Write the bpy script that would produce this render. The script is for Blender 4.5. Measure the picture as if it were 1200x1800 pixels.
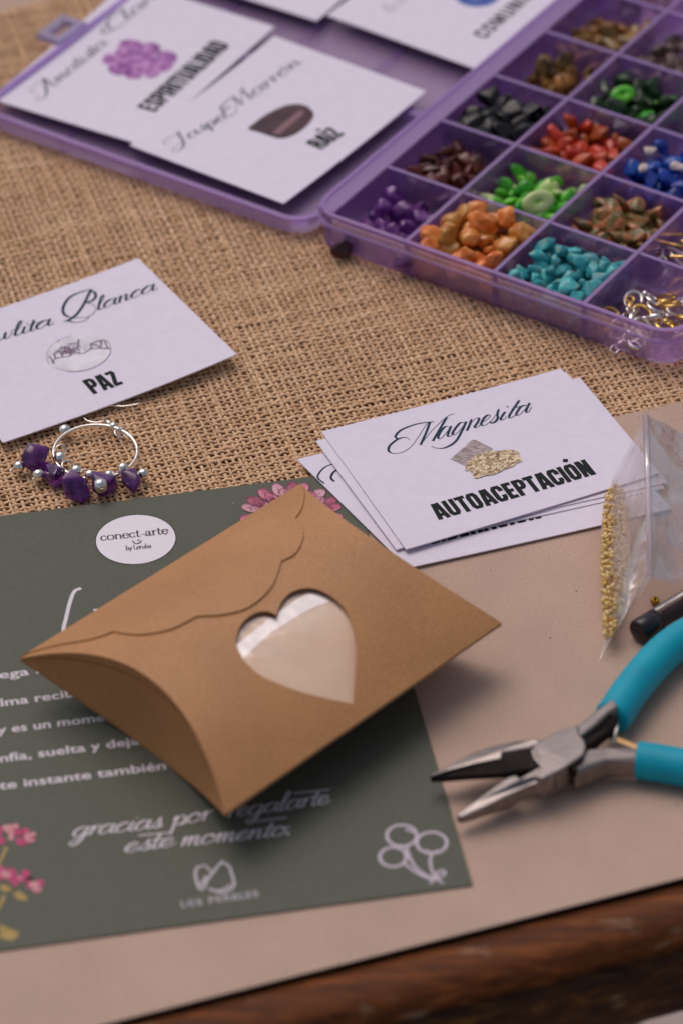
import bpy, bmesh, math, random
import numpy as np
from mathutils import Vector, Matrix, Euler, noise, geometry

random.seed(7); np.random.seed(7)
SC = bpy.context.scene
COL = SC.collection
for o in list(bpy.data.objects):
    bpy.data.objects.remove(o)
MM = 0.001                                  # everything below is measured in millimetres

# ------------------------------------------------------------------ camera, sky, sun, exposure
FPX, PITCH, ROLL, CH, CY = 7500.0, math.radians(37.9), math.radians(-1.7), 624.0, -820.0
_c, _s = math.cos(PITCH), math.sin(PITCH)
_cr, _sr = math.cos(ROLL), math.sin(ROLL)
FW = np.array([0, _c, -_s]); _U0 = np.array([0, _s, _c]); _R0 = np.array([1., 0, 0])
RT = _cr*_R0 + _sr*_U0; UP = _cr*_U0 - _sr*_R0
CAM = np.array([0, CY, CH])
cam = bpy.data.cameras.new('camera'); camo = bpy.data.objects.new('camera', cam); COL.objects.link(camo)
cam.sensor_fit = 'VERTICAL'; cam.sensor_height = 36; cam.sensor_width = 24; cam.lens = FPX/1800*36
m = Matrix.Identity(4)
for i in range(3):
    m[i][0], m[i][1], m[i][2], m[i][3] = RT[i], UP[i], -FW[i], CAM[i]*MM
camo.matrix_world = m
cam.clip_start = 0.05; cam.clip_end = 200
cam.dof.use_dof = True; cam.dof.focus_distance = 1.019; cam.dof.aperture_fstop = 12.0; cam.dof.aperture_blades = 9
SC.camera = camo
SC.view_settings.view_transform = 'Standard'; SC.view_settings.look = 'None'
SC.view_settings.exposure = -0.06; SC.view_settings.gamma = 1.0
SC.render.engine = 'CYCLES'
SC.cycles.transparent_max_bounces = 32; SC.cycles.max_bounces = 12

SUN_EL, SUN_AZ = math.radians(60), math.radians(-32)     # azimuth from +Y towards +X: light comes from behind, left
w = bpy.data.worlds.new('World'); SC.world = w; w.use_nodes = True
nt = w.node_tree
sky = nt.nodes.new('ShaderNodeTexSky'); sky.sky_type = 'NISHITA'; sky.sun_disc = False
sky.sun_elevation = SUN_EL; sky.sun_rotation = SUN_AZ; sky.dust_density = 4.0; sky.air_density = 1.0; sky.ozone_density = 1.0
hs = nt.nodes.new('ShaderNodeHueSaturation'); hs.inputs['Saturation'].default_value = .6
nt.links.new(sky.outputs[0], hs.inputs['Color']); nt.links.new(hs.outputs[0], nt.nodes['Background'].inputs[0]); nt.nodes['Background'].inputs[1].default_value = 0.098
sl = bpy.data.lights.new('sun', 'SUN'); sl.energy = 1.02; sl.angle = math.radians(50); sl.color = (1.0, 0.81, 0.75)
so = bpy.data.objects.new('sun', sl); COL.objects.link(so)
_d = Vector((math.sin(SUN_AZ)*math.cos(SUN_EL), math.cos(SUN_AZ)*math.cos(SUN_EL), math.sin(SUN_EL)))
so.rotation_euler = _d.to_track_quat('Z', 'Y').to_euler(); so.location = _d*2

# ------------------------------------------------------------------ helpers
def W(px, py, z=0.):                        # a place on the table (mm) at height z
    d = FW + (px-600)/FPX*RT - (py-900)/FPX*UP
    return CAM + (z-CAM[2])/d[2]*d
def zoomer(x0, y0, sc):
    return lambda pts: [(x0+p[0]*sc, y0+p[1]*sc) for p in pts]

def node(nt, t, **kw):
    n = nt.nodes.new(t)
    for k, v in kw.items():
        setattr(n, k, v)
    return n
def mat(name, c1, c2=None, scale=300, detail=4, rough=0.6, spec=0.3, metal=0.0, bump=0.0, bscale=None, stretch=None,
        pos=(0.35, 0.65), speck=None, sss=0.0, coat=0.0, rnd=0.0, trans=0.0, kind='noise', ior=1.45, sheen=0.0, blot=0.0):
    M = bpy.data.materials.new(name); M.use_nodes = True
    t = M.node_tree; b = t.nodes['Principled BSDF']; L = t.links.new
    b.inputs['Roughness'].default_value = rough; b.inputs['Specular IOR Level'].default_value = spec
    b.inputs['Metallic'].default_value = metal; b.inputs['Coat Weight'].default_value = coat
    b.inputs['Transmission Weight'].default_value = trans; b.inputs['IOR'].default_value = ior
    b.inputs['Sheen Weight'].default_value = sheen
    if sss:
        b.inputs['Subsurface Weight'].default_value = sss; b.inputs['Subsurface Radius'].default_value = (.004, .002, .002)
        b.inputs['Subsurface Scale'].default_value = 0.5
    tc = node(t, 'ShaderNodeTexCoord'); src = tc.outputs['Object']
    if stretch:
        mp = node(t, 'ShaderNodeMapping'); mp.inputs['Scale'].default_value = stretch[:3]
        if len(stretch) > 3: mp.inputs['Rotation'].default_value = (0, 0, stretch[3])
        L(src, mp.inputs[0]); src = mp.outputs[0]
    col = None
    if c2 is not None:
        if kind == 'voronoi':
            n = node(t, 'ShaderNodeTexVoronoi'); n.inputs['Scale'].default_value = scale; out = n.outputs['Color']
            sp = node(t, 'ShaderNodeSeparateColor'); L(out, sp.inputs[0]); out = sp.outputs[0]
        else:
            n = node(t, 'ShaderNodeTexNoise'); n.inputs['Scale'].default_value = scale; n.inputs['Detail'].default_value = detail
            out = n.outputs[0]
        L(src, n.inputs['Vector'])
        r = node(t, 'ShaderNodeValToRGB'); r.color_ramp.elements[0].position = pos[0]; r.color_ramp.elements[1].position = pos[1]
        r.color_ramp.elements[0].color = (*c1, 1); r.color_ramp.elements[1].color = (*c2, 1)
        L(out, r.inputs[0]); col = r.outputs[0]
    else:
        rg = node(t, 'ShaderNodeRGB'); rg.outputs[0].default_value = (*c1, 1); col = rg.outputs[0]
    if speck:                               # (colour, scale, threshold, softness, strength)
        n = node(t, 'ShaderNodeTexNoise'); n.inputs['Scale'].default_value = speck[1]; n.inputs['Detail'].default_value = 3
        L(src, n.inputs['Vector'])
        mr = node(t, 'ShaderNodeMapRange'); mr.inputs[1].default_value = speck[2]; mr.inputs[2].default_value = speck[2]+speck[3]
        mr.inputs[4].default_value = speck[4]; L(n.outputs[0], mr.inputs[0])
        mx = node(t, 'ShaderNodeMix', data_type='RGBA'); L(mr.outputs[0], mx.inputs[0]); L(col, mx.inputs[6])
        mx.inputs[7].default_value = (*speck[0], 1); col = mx.outputs[2]
    if blot:                                # faint uneven tone across the sheet
        n = node(t, 'ShaderNodeTexNoise'); n.inputs['Scale'].default_value = 45; n.inputs['Detail'].default_value = 5; L(tc.outputs['Object'], n.inputs['Vector'])
        mr = node(t, 'ShaderNodeMapRange'); mr.inputs[1].default_value = .3; mr.inputs[2].default_value = .7; mr.inputs[3].default_value = 1-blot; mr.inputs[4].default_value = 1+blot; L(n.outputs[0], mr.inputs[0])
        vm = node(t, 'ShaderNodeVectorMath', operation='SCALE'); L(col, vm.inputs[0]); L(mr.outputs[0], vm.inputs[3]); col = vm.outputs[0]
    if rnd:
        oi = node(t, 'ShaderNodeObjectInfo'); hs = node(t, 'ShaderNodeHueSaturation')
        a = node(t, 'ShaderNodeMapRange'); a.inputs[3].default_value = 1-rnd; a.inputs[4].default_value = 1+rnd
        L(oi.outputs['Random'], a.inputs[0]); L(a.outputs[0], hs.inputs['Value'])
        h = node(t, 'ShaderNodeMapRange'); h.inputs[3].default_value = .5+rnd*.05; h.inputs[4].default_value = .5-rnd*.05
        L(oi.outputs['Random'], h.inputs[0]); L(h.outputs[0], hs.inputs['Hue'])
        L(col, hs.inputs['Color']); col = hs.outputs[0]
    L(col, b.inputs['Base Color'])
    if bump:
        n = node(t, 'ShaderNodeTexNoise'); n.inputs['Scale'].default_value = bscale or scale; n.inputs['Detail'].default_value = 5
        L(src, n.inputs['Vector'])
        bp = node(t, 'ShaderNodeBump'); bp.inputs['Strength'].default_value = bump; bp.inputs['Distance'].default_value = 0.0004
        L(n.outputs[0], bp.inputs['Height']); L(bp.outputs[0], b.inputs['Normal'])
    return M
def clear_mat(name, tint, milk, milkfac, gloss=0.10, rough=0.12, bump=0.0, bscale=200):
    """see-through plastic: tinted transparency + milky diffuse + fresnel gloss"""
    M = bpy.data.materials.new(name); M.use_nodes = True; t = M.node_tree; L = t.links.new
    t.nodes.remove(t.nodes['Principled BSDF']); out = t.nodes['Material Output']
    tr = node(t, 'ShaderNodeBsdfTransparent'); tr.inputs[0].default_value = (*tint, 1)
    df = node(t, 'ShaderNodeBsdfDiffuse'); df.inputs[0].default_value = (*milk, 1)
    tl = node(t, 'ShaderNodeBsdfTranslucent'); tl.inputs[0].default_value = (*milk, 1)
    ad = node(t, 'ShaderNodeMixShader'); ad.inputs[0].default_value = 0.55; L(df.outputs[0], ad.inputs[1]); L(tl.outputs[0], ad.inputs[2])
    mx = node(t, 'ShaderNodeMixShader'); mx.inputs[0].default_value = milkfac; L(tr.outputs[0], mx.inputs[1]); L(ad.outputs[0], mx.inputs[2])
    gl = node(t, 'ShaderNodeBsdfGlossy'); gl.inputs['Roughness'].default_value = rough
    fr = node(t, 'ShaderNodeFresnel'); fr.inputs[0].default_value = 1.45
    mu = node(t, 'ShaderNodeMath', operation='MULTIPLY'); mu.inputs[1].default_value = gloss*10; mu.use_clamp = True; L(fr.outputs[0], mu.inputs[0])
    m2 = node(t, 'ShaderNodeMixShader'); L(mu.outputs[0], m2.inputs[0]); L(mx.outputs[0], m2.inputs[1]); L(gl.outputs[0], m2.inputs[2])
    if bump:
        tc = node(t, 'ShaderNodeTexCoord'); n = node(t, 'ShaderNodeTexNoise'); n.inputs['Scale'].default_value = bscale; L(tc.outputs['Object'], n.inputs['Vector'])
        bp = node(t, 'ShaderNodeBump'); bp.inputs['Strength'].default_value = bump; bp.inputs['Distance'].default_value = .002
        L(n.outputs[0], bp.inputs['Height']); L(bp.outputs[0], gl.inputs['Normal']); L(bp.outputs[0], fr.inputs['Normal'])
    L(m2.outputs[0], out.inputs[0]); return M

ORG = {}
def tag(o, label=None, cat=None, group=None, kind=None):
    if label: o['label'] = label
    if cat: o['category'] = cat
    if group: o['group'] = group
    if kind: o['kind'] = kind
    return o
def thing(name, base, label, cat, group=None):
    o = bpy.data.objects.new(name, None); COL.objects.link(o); o.empty_display_size = .005
    o.location = Vector(base)*MM; ORG[o.name] = np.array(base, float)
    return tag(o, label, cat, group)
def mesh(name, verts, faces, M, parent=None, smooth=False, base=None, solid=None, bevel=None):
    """verts in mm, world; a part takes its thing's origin"""
    org = ORG[parent.name] if parent is not None else np.array(base if base is not None else (0, 0, 0), float)
    me = bpy.data.meshes.new(name)
    v = (np.asarray(verts, float)-org)*MM
    me.from_pydata(v.tolist(), [], [tuple(int(i) for i in f) for f in faces]); me.update()
    if smooth: me.polygons.foreach_set('use_smooth', [True]*len(me.polygons))
    o = bpy.data.objects.new(name, me); COL.objects.link(o)
    if M is not None: me.materials.append(M)
    ORG[o.name] = org
    if parent is not None: o.parent = parent
    else: o.location = Vector(org)*MM
    if solid:
        s = o.modifiers.new('s', 'SOLIDIFY'); s.thickness = solid*MM; s.offset = -1
    if solid and smooth:
        e = o.modifiers.new('e', 'EDGE_SPLIT'); e.split_angle = math.radians(38)
    if bevel:
        b = o.modifiers.new('b', 'BEVEL'); b.width = bevel*MM; b.segments = 3; b.limit_method = 'ANGLE'; b.angle_limit = math.radians(35); b.harden_normals = False
    return o
class MB:                                   # collects shapes into one mesh
    def __init__(s): s.v = []; s.f = []
    def add(s, v, f):
        n = len(s.v); s.v += [tuple(map(float, p)) for p in v]; s.f += [tuple(i+n for i in q) for q in f]; return s
    def prism(s, pts):                      # pts: (x, y, ztop, zbot)
        n = len(pts)
        a = sum(pts[i][0]*pts[(i+1) % n][1]-pts[(i+1) % n][0]*pts[i][1] for i in range(n))
        if a < 0: pts = pts[::-1]
        v = [(p[0], p[1], p[2]) for p in pts]+[(p[0], p[1], p[3]) for p in pts]
        f = [tuple(range(n)), tuple(range(2*n-1, n-1, -1))]+[(i+n, (i+1) % n+n, (i+1) % n, i) for i in range(n)]
        return s.add(v, f)
    def tube(s, pts, r, n=8, flat=1.0, cap=True, up=(0, 0, 1)):
        P = [Vector(p) for p in pts]; k = len(P); R = r if hasattr(r, '__len__') else [r]*k
        v = []; f = []; up = Vector(up)
        for i, p in enumerate(P):
            d = (P[min(i+1, k-1)]-P[max(i-1, 0)]).normalized()
            a = d.cross(up)
            if a.length < 1e-4: a = d.cross(Vector((1, 0, 0)))
            a.normalize(); b = a.cross(d).normalized()
            for j in range(n):
                t = 2*math.pi*j/n; v.append(p+a*math.cos(t)*R[i]+b*math.sin(t)*R[i]*flat)
        for i in range(k-1):
            for j in range(n):
                f.append((i*n+j, i*n+(j+1) % n, (i+1)*n+(j+1) % n, (i+1)*n+j))
        if cap: f += [tuple(range(n-1, -1, -1)), tuple(range((k-1)*n, k*n))]
        return s.add(v, f)
    def sphere(s, c, r, seg=12, rings=8, sq=1.0):
        pts = [(c[0], c[1], c[2]+r*math.cos(math.pi*i/rings)) for i in range(rings+1)]
        rad = [max(1e-3, r*math.sin(math.pi*i/rings)) for i in range(rings+1)]
        v = []; f = []
        for (x, y, z), q in zip(pts, rad):
            v += [(x+q*math.cos(2*math.pi*j/seg), y+q*math.sin(2*math.pi*j/seg), z) for j in range(seg)]
        for i in range(rings):
            for j in range(seg): f.append((i*seg+j, (i+1)*seg+j, (i+1)*seg+(j+1) % seg, i*seg+(j+1) % seg))
        return s.add(v, f)
    def torus(s, c, R, r, rot=(0, 0, 0), arc=1.0, N=24, n=7, sy=1.0):
        E = Euler(rot).to_matrix(); k = N if arc >= 1 else N+1
        P = [Vector(c)+E @ Vector((R*math.cos(2*math.pi*arc*i/N), R*sy*math.sin(2*math.pi*arc*i/N), 0)) for i in range(k)]
        up = E @ Vector((0, 0, 1))
        if arc >= 1: P = P+[P[0], P[1]]
        return s.tube(P, r, n, cap=arc < 1, up=up)
    def build(s, name, M, parent=None, **kw): return mesh(name, s.v, s.f, M, parent, **kw)
def spline(pts, n=6, closed=False):         # Catmull-Rom through the points
    P = [np.array(p, float) for p in pts]; k = len(P); out = []
    for i in range(k if closed else k-1):
        if closed: a, b, c, d = P[i-1], P[i], P[(i+1) % k], P[(i+2) % k]
        else: a, b, c, d = P[max(i-1, 0)], P[i], P[i+1], P[min(i+2, k-1)]
        for j in range(n):
            t = j/n; out.append(.5*((2*b)+(-a+c)*t+(2*a-5*b+4*c-d)*t*t+(-a+3*b-3*c+d)*t**3))
    if not closed: out.append(P[-1])
    return out
def inside(p, poly):
    r = False; n = len(poly); x, y = p
    for i in range(n):
        x1, y1 = poly[i][0], poly[i][1]; x2, y2 = poly[i-1][0], poly[i-1][1]
        if (y1 > y) != (y2 > y) and x < (x2-x1)*(y-y1)/(y2-y1)+x1: r = not r
    return r
def fill(outer, hole=None, step=3.0):       # triangulate a 2-D region with inner points
    vs = [Vector((p[0], p[1])) for p in outer]; n = len(vs); ed = [(i, (i+1) % n) for i in range(n)]
    if hole is not None:
        k = len(hole); vs += [Vector((p[0], p[1])) for p in hole]; ed += [(n+i, n+(i+1) % k) for i in range(k)]
    bd = []                                  # points close to an outline are left out
    for lp in (outer, hole or []):
        for i in range(len(lp)):
            a, b = lp[i-1], lp[i]; k = max(1, int(math.hypot(b[0]-a[0], b[1]-a[1])/(step*.4)))
            bd += [(a[0]+(b[0]-a[0])*t/k, a[1]+(b[1]-a[1])*t/k) for t in range(k)]
    xs = [p[0] for p in outer]; ys = [p[1] for p in outer]
    x = min(xs)
    while x < max(xs):
        y = min(ys)
        while y < max(ys):
            if inside((x, y), outer):
                q = Vector((x+.01*step, y+.013*step)); m_ = step*.45
                if all(abs(q.x-p[0]) > m_ or abs(q.y-p[1]) > m_ for p in bd) : vs.append(q)
            y += step
        x += step
    r = geometry.delaunay_2d_cdt(vs, ed, [], 0, 1e-4)
    V = [tuple(p) for p in r[0]]; F = []
    for t in r[2]:
        c = (sum(V[i][0] for i in t)/len(t), sum(V[i][1] for i in t)/len(t))
        if inside(c, outer) and not (hole is not None and inside(c, hole)):
            a = sum(V[t[i]][0]*V[t[i-1]][1]-V[t[i-1]][0]*V[t[i]][1] for i in range(len(t)))
            F.append(tuple(t) if a < 0 else tuple(reversed(t)))
    return V, F

# ---- flat print: ribbons along pen paths
class Print:
    def __init__(s, z): s.mb = MB(); s.z = z; s.k = 0
    def ribbon(s, pts, wid, closed=False):
        P = [np.array(p[:2], float) for p in pts]
        if closed: P = P+[P[0]]
        n = len(P); Wd = wid if hasattr(wid, '__len__') else [wid]*n
        v = []; s.k += 1; z0 = s.z+.0025*(s.k % 60)
        for i in range(n):
            if closed and i in (0, n-1): a, b = P[n-2], P[1]; pa, pb = P[0]-a, b-P[0]
            else: pa = P[i]-P[max(i-1, 0)]; pb = P[min(i+1, n-1)]-P[i]
            la, lb = np.linalg.norm(pa), np.linalg.norm(pb)
            pa = pa/la if la > 1e-9 else (pb/lb if lb > 1e-9 else np.array([1., 0])); pb = pb/lb if lb > 1e-9 else pa
            t = pa+pb; q = np.linalg.norm(t); t = t/q if q > 1e-6 else pa
            nn = np.array([-t[1], t[0]]); cs = max(.45, float(np.dot(t, pa)))
            h = Wd[i]/2/cs; zz = z0+.02*i/n
            v += [(*(P[i]+nn*h), zz), (*(P[i]-nn*h), zz)]
        s.mb.add(v, [(2*i, 2*i+1, 2*i+3, 2*i+2) for i in range(n-1)])
    def poly(s, pts):
        s.k += 1; z = s.z+.0025*(s.k % 60)
        P = [np.array(p[:2], float) for p in pts]
        t = geometry.tessellate_polygon([[Vector((p[0], p[1], 0)) for p in P]])
        F = []
        for f in t:
            a = (P[f[1]]-P[f[0]]); b = (P[f[2]]-P[f[0]]); F.append(f if a[0]*b[1]-a[1]*b[0] > 0 else f[::-1])
        s.mb.add([(p[0], p[1], z) for p in P], F)
    def px(s, pts, n=6, wid=.25, pen=None, closed=False, up=None):   # trace on the sheet at its own height
        P = [W(p[0], p[1], s.z)[:2] for p in pts]
        C = spline(P, n, closed)
        s.ribbon(C, s.pen(C, wid, pen, up) if pen else wid, closed)
    def pen(s, C, lo, hi, up):              # thick on the down strokes
        up = np.array(up); k = len(C); o = []
        for i in range(k):
            d = C[min(i+1, k-1)]-C[max(i-1, 0)]; q = np.linalg.norm(d); d = d/q if q > 0 else d
            t = max(0., -float(np.dot(d, up))-.15)/.85
            o.append(lo+(hi-lo)*min(1, t*1.25))
        o = [np.mean(o[max(0, i-2):i+3]) for i in range(k)]
        return o
    def polypx(s, pts): s.poly([W(p[0], p[1], s.z) for p in pts])
    def build(s, name, M, parent): return s.mb.build(name, M, parent)

CUR = {  # cursive pen paths: x-height 1, (strokes, advance)
 'a': ([[(.75,.85),(.5,1),(.2,.85),(.03,.45),(.12,.08),(.38,.02),(.65,.35),(.82,.8)],[(.84,1),(.76,.5),(.78,.1),(.95,.02),(1.12,.25)]],1.02),
 'c': ([[(.66,.75),(.62,.97),(.35,.96),(.08,.6),(.08,.2),(.33,0),(.62,.12),(.85,.35)]],.78),
 'e': ([[(.0,.3),(.4,.5),(.62,.78),(.48,1),(.22,.88),(.05,.5),(.12,.12),(.38,0),(.65,.15),(.85,.38)]],.76),
 'g': ([[(.75,.85),(.5,1),(.2,.85),(.03,.45),(.12,.08),(.38,.02),(.65,.35),(.82,.8)],[(.84,1),(.74,.2),(.66,-.5),(.38,-.98),(.1,-.9),(.08,-.65),(.5,-.25),(1.08,.25)]],1.02),
 'i': ([[(.2,1),(.12,.5),(.14,.1),(.3,0),(.52,.25)],[(.27,1.5),(.3,1.42)]],.44),
 'l': ([[(-.02,.2),(.3,1.2),(.42,1.85),(.32,2.05),(.18,1.6),(.08,.5),(.12,.08),(.28,0),(.5,.25)]],.44),
 'm': ([[(.0,.75),(.12,1),(.1,.5),(.08,0)],[(.09,.3),(.3,.9),(.46,.97),(.48,.7),(.44,0)],[(.45,.3),(.66,.9),(.84,.97),(.86,.6),(.84,.1),(.98,0),(1.2,.28)]],1.15),
 'n': ([[(.0,.75),(.12,1),(.1,.5),(.08,0)],[(.09,.3),(.33,.9),(.52,.97),(.55,.6),(.53,.1),(.67,0),(.9,.28)]],.84),
 'o': ([[(.45,1),(.2,.9),(.03,.5),(.12,.1),(.38,0),(.65,.2),(.75,.6),(.62,.92),(.45,1),(.62,.78),(.98,.85)]],.9),
 'p': ([[(.0,.6),(.18,1),(.12,0),(.06,-.95)],[(.13,.3),(.35,.9),(.55,1),(.72,.7),(.65,.2),(.4,0),(.2,.1)],[(.4,0),(.7,.05),(.95,.3)]],.88),
 'r': ([[(.0,.75),(.14,1),(.12,.5),(.08,0)],[(.1,.35),(.3,.85),(.48,1),(.6,.9)]],.58),
 's': ([[(-.05,.1),(.25,.6),(.42,1.12),(.38,.85),(.52,.5),(.5,.15),(.3,0),(.1,.1)],[(.4,.02),(.74,.25)]],.64),
 't': ([[(.28,1.6),(.15,.5),(.16,.1),(.3,0),(.52,.25)],[(-.1,1.05),(.55,1.05)]],.46),
 'u': ([[(.1,1),(.05,.4),(.15,.03),(.4,.1),(.6,.5),(.68,1)],[(.68,1),(.6,.4),(.66,.04),(.9,.25)]],.84),
 'w': ([[(-.05,.8),(.1,1),(.08,.4),(.18,.04),(.36,.08),(.55,.5),(.62,1)],[(.62,1),(.57,.3),(.68,.03),(.86,.12),(1.0,.5),(1.0,1),(1.25,.9)]],1.15),
 'h': ([[(-.02,.2),(.3,1.2),(.42,1.85),(.32,2.05),(.18,1.6),(.08,0)],[(.09,.3),(.33,.9),(.52,.97),(.55,.6),(.53,.1),(.67,0),(.9,.28)]],.84),
 'H': ([[(-.2,1.6),(.0,2.1),(.35,2.1),(.3,1.2),(.1,.2),(-.3,0)],[(1.3,2.2),(1.1,1.2),(1.0,.2),(1.2,0),(1.4,.2)],[(.2,1.0),(.7,1.15),(1.1,1.05)]],1.55),
 'J': ([[(-.5,1.2),(-.75,1.6),(-.4,2.1),(.3,2.1),(1.0,2.25)],[(.75,2.15),(.6,1.2),(.45,.1),(.1,-.75),(-.45,-.95),(-.75,-.5),(-.5,-.05),(.2,.1)]],1.0),
 'A': ([[(-.2,1.3),(-.55,1.5),(-.5,1.95),(0,2.2),(.7,2.15)],[(1.0,2.3),(.55,1.1),(.2,.2),(-.25,-.35),(-.75,-.3),(-.85,.25),(-.4,.55)],[(1.0,2.3),(.95,1.2),(.95,.2),(1.1,0),(1.3,.2)],[(.3,.8),(.95,.85)]],1.35),
 'C': ([[(1.0,1.6),(1.1,2.0),(.8,2.2),(.3,1.9),(-.02,1.1),(.1,.3),(.5,0),(1.0,.2),(1.2,.5)],[(-.1,1.5),(-.5,1.2),(-.45,.5),(.0,.3)]],1.15),
 'M': ([[(.2,2.0),(-.6,1.85),(-1.0,1.2),(-.75,.85),(-.35,1.05)],[(-.4,1.0),(-.95,.8),(-1.2,.1),(-.9,-.45),(-.4,-.3),(0,.8),(.3,2.1)],[(.3,2.1),(.25,1.0),(.22,0)],[(.22,0),(.6,1.1),(1.05,2.2),(1.35,2.3)],[(1.05,2.2),(1.0,1.0),(.95,0),(1.15,.1)]],1.25),
 ' ': ([],.55), '.': ([[(.1,.12),(.16,.0)]],.3),
}
CUR['ó'] = (CUR['o'][0]+[[(.45,1.3),(.65,1.65)]], .9)
T_ = .19
IMP = {  # heavy condensed capitals: height 1
 'A': ([[(.09,0),(.205,1)],[(.43,0),(.315,1)],[(.14,.27),(.38,.27)]],.54), 'U': ([[(.1,1),(.1,.21),(.16,.1),(.32,.1),(.38,.21),(.38,1)]],.52),
 'T': ([[(0.0,.905),(.42,.905)],[(.21,.9),(.21,0)]],.45), 'O': ([[(.1,.22),(.16,.1),(.32,.1),(.38,.22),(.38,.78),(.32,.9),(.16,.9),(.1,.78)]],.52),
 'C': ([[(.38,.62),(.38,.78),(.32,.9),(.16,.9),(.1,.78),(.1,.22),(.16,.1),(.32,.1),(.38,.22),(.38,.38)]],.51),
 'E': ([[(.1,0),(.1,1)],[(.1,.905),(.37,.905)],[(.1,.5),(.35,.5)],[(.1,.095),(.37,.095)]],.43),
 'P': ([[(.1,0),(.1,1)],[(.1,.905),(.31,.905),(.38,.83),(.38,.56),(.31,.47),(.1,.47)]],.5), 'I': ([[(.1,0),(.1,1)]],.24),
 'N': ([[(.1,0),(.1,1)],[(.4,0),(.4,1)],[(.13,.97),(.37,.03)]],.54), 'Z': ([[(.02,.905),(.37,.905)],[(.34,.88),(.09,.12)],[(.03,.095),(.39,.095)]],.45),
 'R': ([[(.1,0),(.1,1)],[(.1,.905),(.31,.905),(.38,.83),(.38,.58),(.31,.49),(.1,.49)],[(.26,.48),(.38,.38),(.39,0)]],.52),
 'S': ([[(.37,.66),(.37,.8),(.31,.9),(.16,.9),(.1,.8),(.1,.67),(.16,.57),(.31,.43),(.37,.33),(.37,.2),(.31,.1),(.16,.1),(.1,.2),(.1,.34)]],.5),
 'L': ([[(.1,0),(.1,1)],[(.1,.095),(.35,.095)]],.4), 'D': ([[(.1,0),(.1,1)],[(.1,.905),(.28,.905),(.38,.8),(.38,.2),(.28,.095),(.1,.095)]],.52),
 'M': ([[(.1,0),(.1,1)],[(.52,0),(.52,1)],[(.13,1),(.31,.06)],[(.49,1),(.31,.06)]],.66),
 'B': ([[(.1,0),(.1,1)],[(.1,.905),(.3,.905),(.37,.83),(.37,.6),(.3,.51),(.1,.51)],[(.1,.095),(.3,.095),(.38,.17),(.38,.42),(.3,.51)]],.52), ' ': ([],.25),
}
IMP['Ó'] = (IMP['O'][0]+[[(.26,1.17),(.36,1.33)]], .52); IMP['Í'] = (IMP['I'][0]+[[(.1,1.14),(.21,1.29)]], .24)
SER = {  # book letters with thick stems: x-height 1
 'c': ([[(.78,.75),(.6,.97),(.35,.95),(.1,.65),(.1,.3),(.35,.02),(.62,.05),(.82,.25)]],.92), 'o': ([[(.5,1),(.2,.9),(.06,.5),(.2,.1),(.5,0),(.8,.1),(.94,.5),(.8,.9),(.5,1)]],1.05),
 'n': ([[(.0,.98),(.2,1)],[(.2,1),(.2,0)],[(.22,.7),(.5,.97),(.78,.9),(.85,.6),(.85,0)],[(.03,.02),(.37,.02)],[(.68,.02),(1.02,.02)]],1.1),
 'e': ([[(.1,.55),(.85,.6),(.75,.92),(.45,1),(.15,.8),(.08,.4),(.3,.04),(.6,.02),(.85,.25)]],.95), 't': ([[(.28,1.4),(.25,.3),(.38,.02),(.62,.1)],[(.02,1),(.6,1)]],.66),
 '-': ([[(.05,.45),(.55,.45)]],.62), 'a': ([[(.12,.8),(.3,.98),(.6,.95),(.7,.7),(.7,.15),(.82,.02),(.95,.1)],[(.7,.6),(.3,.5),(.1,.25),(.25,.03),(.5,.05),(.7,.25)]],.98),
 'r': ([[(.0,.98),(.2,1)],[(.2,1),(.2,0)],[(.22,.65),(.45,.95),(.65,.95)],[(.03,.02),(.4,.02)]],.72), 'b': ([[(.0,1.9),(.18,1.9)],[(.18,1.9),(.18,.05)],[(.2,.7),(.5,1),(.8,.85),(.9,.5),(.75,.1),(.45,0),(.2,.15)]],1.02),
 'y': ([[(.0,1),(.45,.05)],[(.9,1),(.45,.0),(.25,-.5),(.05,-.5)],[(-.05,1),(.25,1)],[(.7,1),(1.0,1)]],.95), 'L': ([[(.22,1.8),(.22,0)],[(.05,1.8),(.42,1.8)],[(.05,.03),(.95,.03),(1.0,.4)]],1.05),
 'u': ([[(.0,.98),(.2,1)],[(.2,1),(.2,.3),(.35,.04),(.6,.08),(.8,.35)],[(.8,1),(.8,.05),(1.0,.02)]],1.08), '.': ([[(.1,.12),(.12,.0)]],.3), ' ': ([],.5),
}
def adv(font, s): return sum(font[c][1] for c in s)
def write(pr, font, s, p0, p1, h, lo, hi=None, slant=0., smooth=True, n=5, stem=False):
    """letters of a pen font along the line p0-p1 (photo places on the sheet), x-height h (mm)"""
    a, b = W(*p0, pr.z)[:2], W(*p1, pr.z)[:2]; u = (b-a); Ln = np.linalg.norm(u); u /= Ln; v = np.array([-u[1], u[0]])
    sx = Ln/adv(font, s); x = 0.
    for ch in s:
        st, ad = font[ch]
        for q in st:
            P = [a+u*((x+c[0])*sx+slant*c[1]*h)+v*c[1]*h for c in q]
            cl = ch in 'OÓ' and font is IMP and len(q) == 8
            C = spline(P, n) if smooth and len(P) > 2 else P
            C = [np.array(c) for c in C]
            if hi is None: wd = lo
            elif stem:
                k = len(C); wd = []
                for i in range(k):
                    d = C[min(i+1, k-1)]-C[max(i-1, 0)]; d = d/np.linalg.norm(d); wd.append(lo+(hi-lo)*abs(float(d@v))**1.5)
            else: wd = pr.pen(C, lo, hi, (v+slant*u)/np.linalg.norm(v+slant*u))
            pr.ribbon(C, wd, cl)
        x += ad
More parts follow.
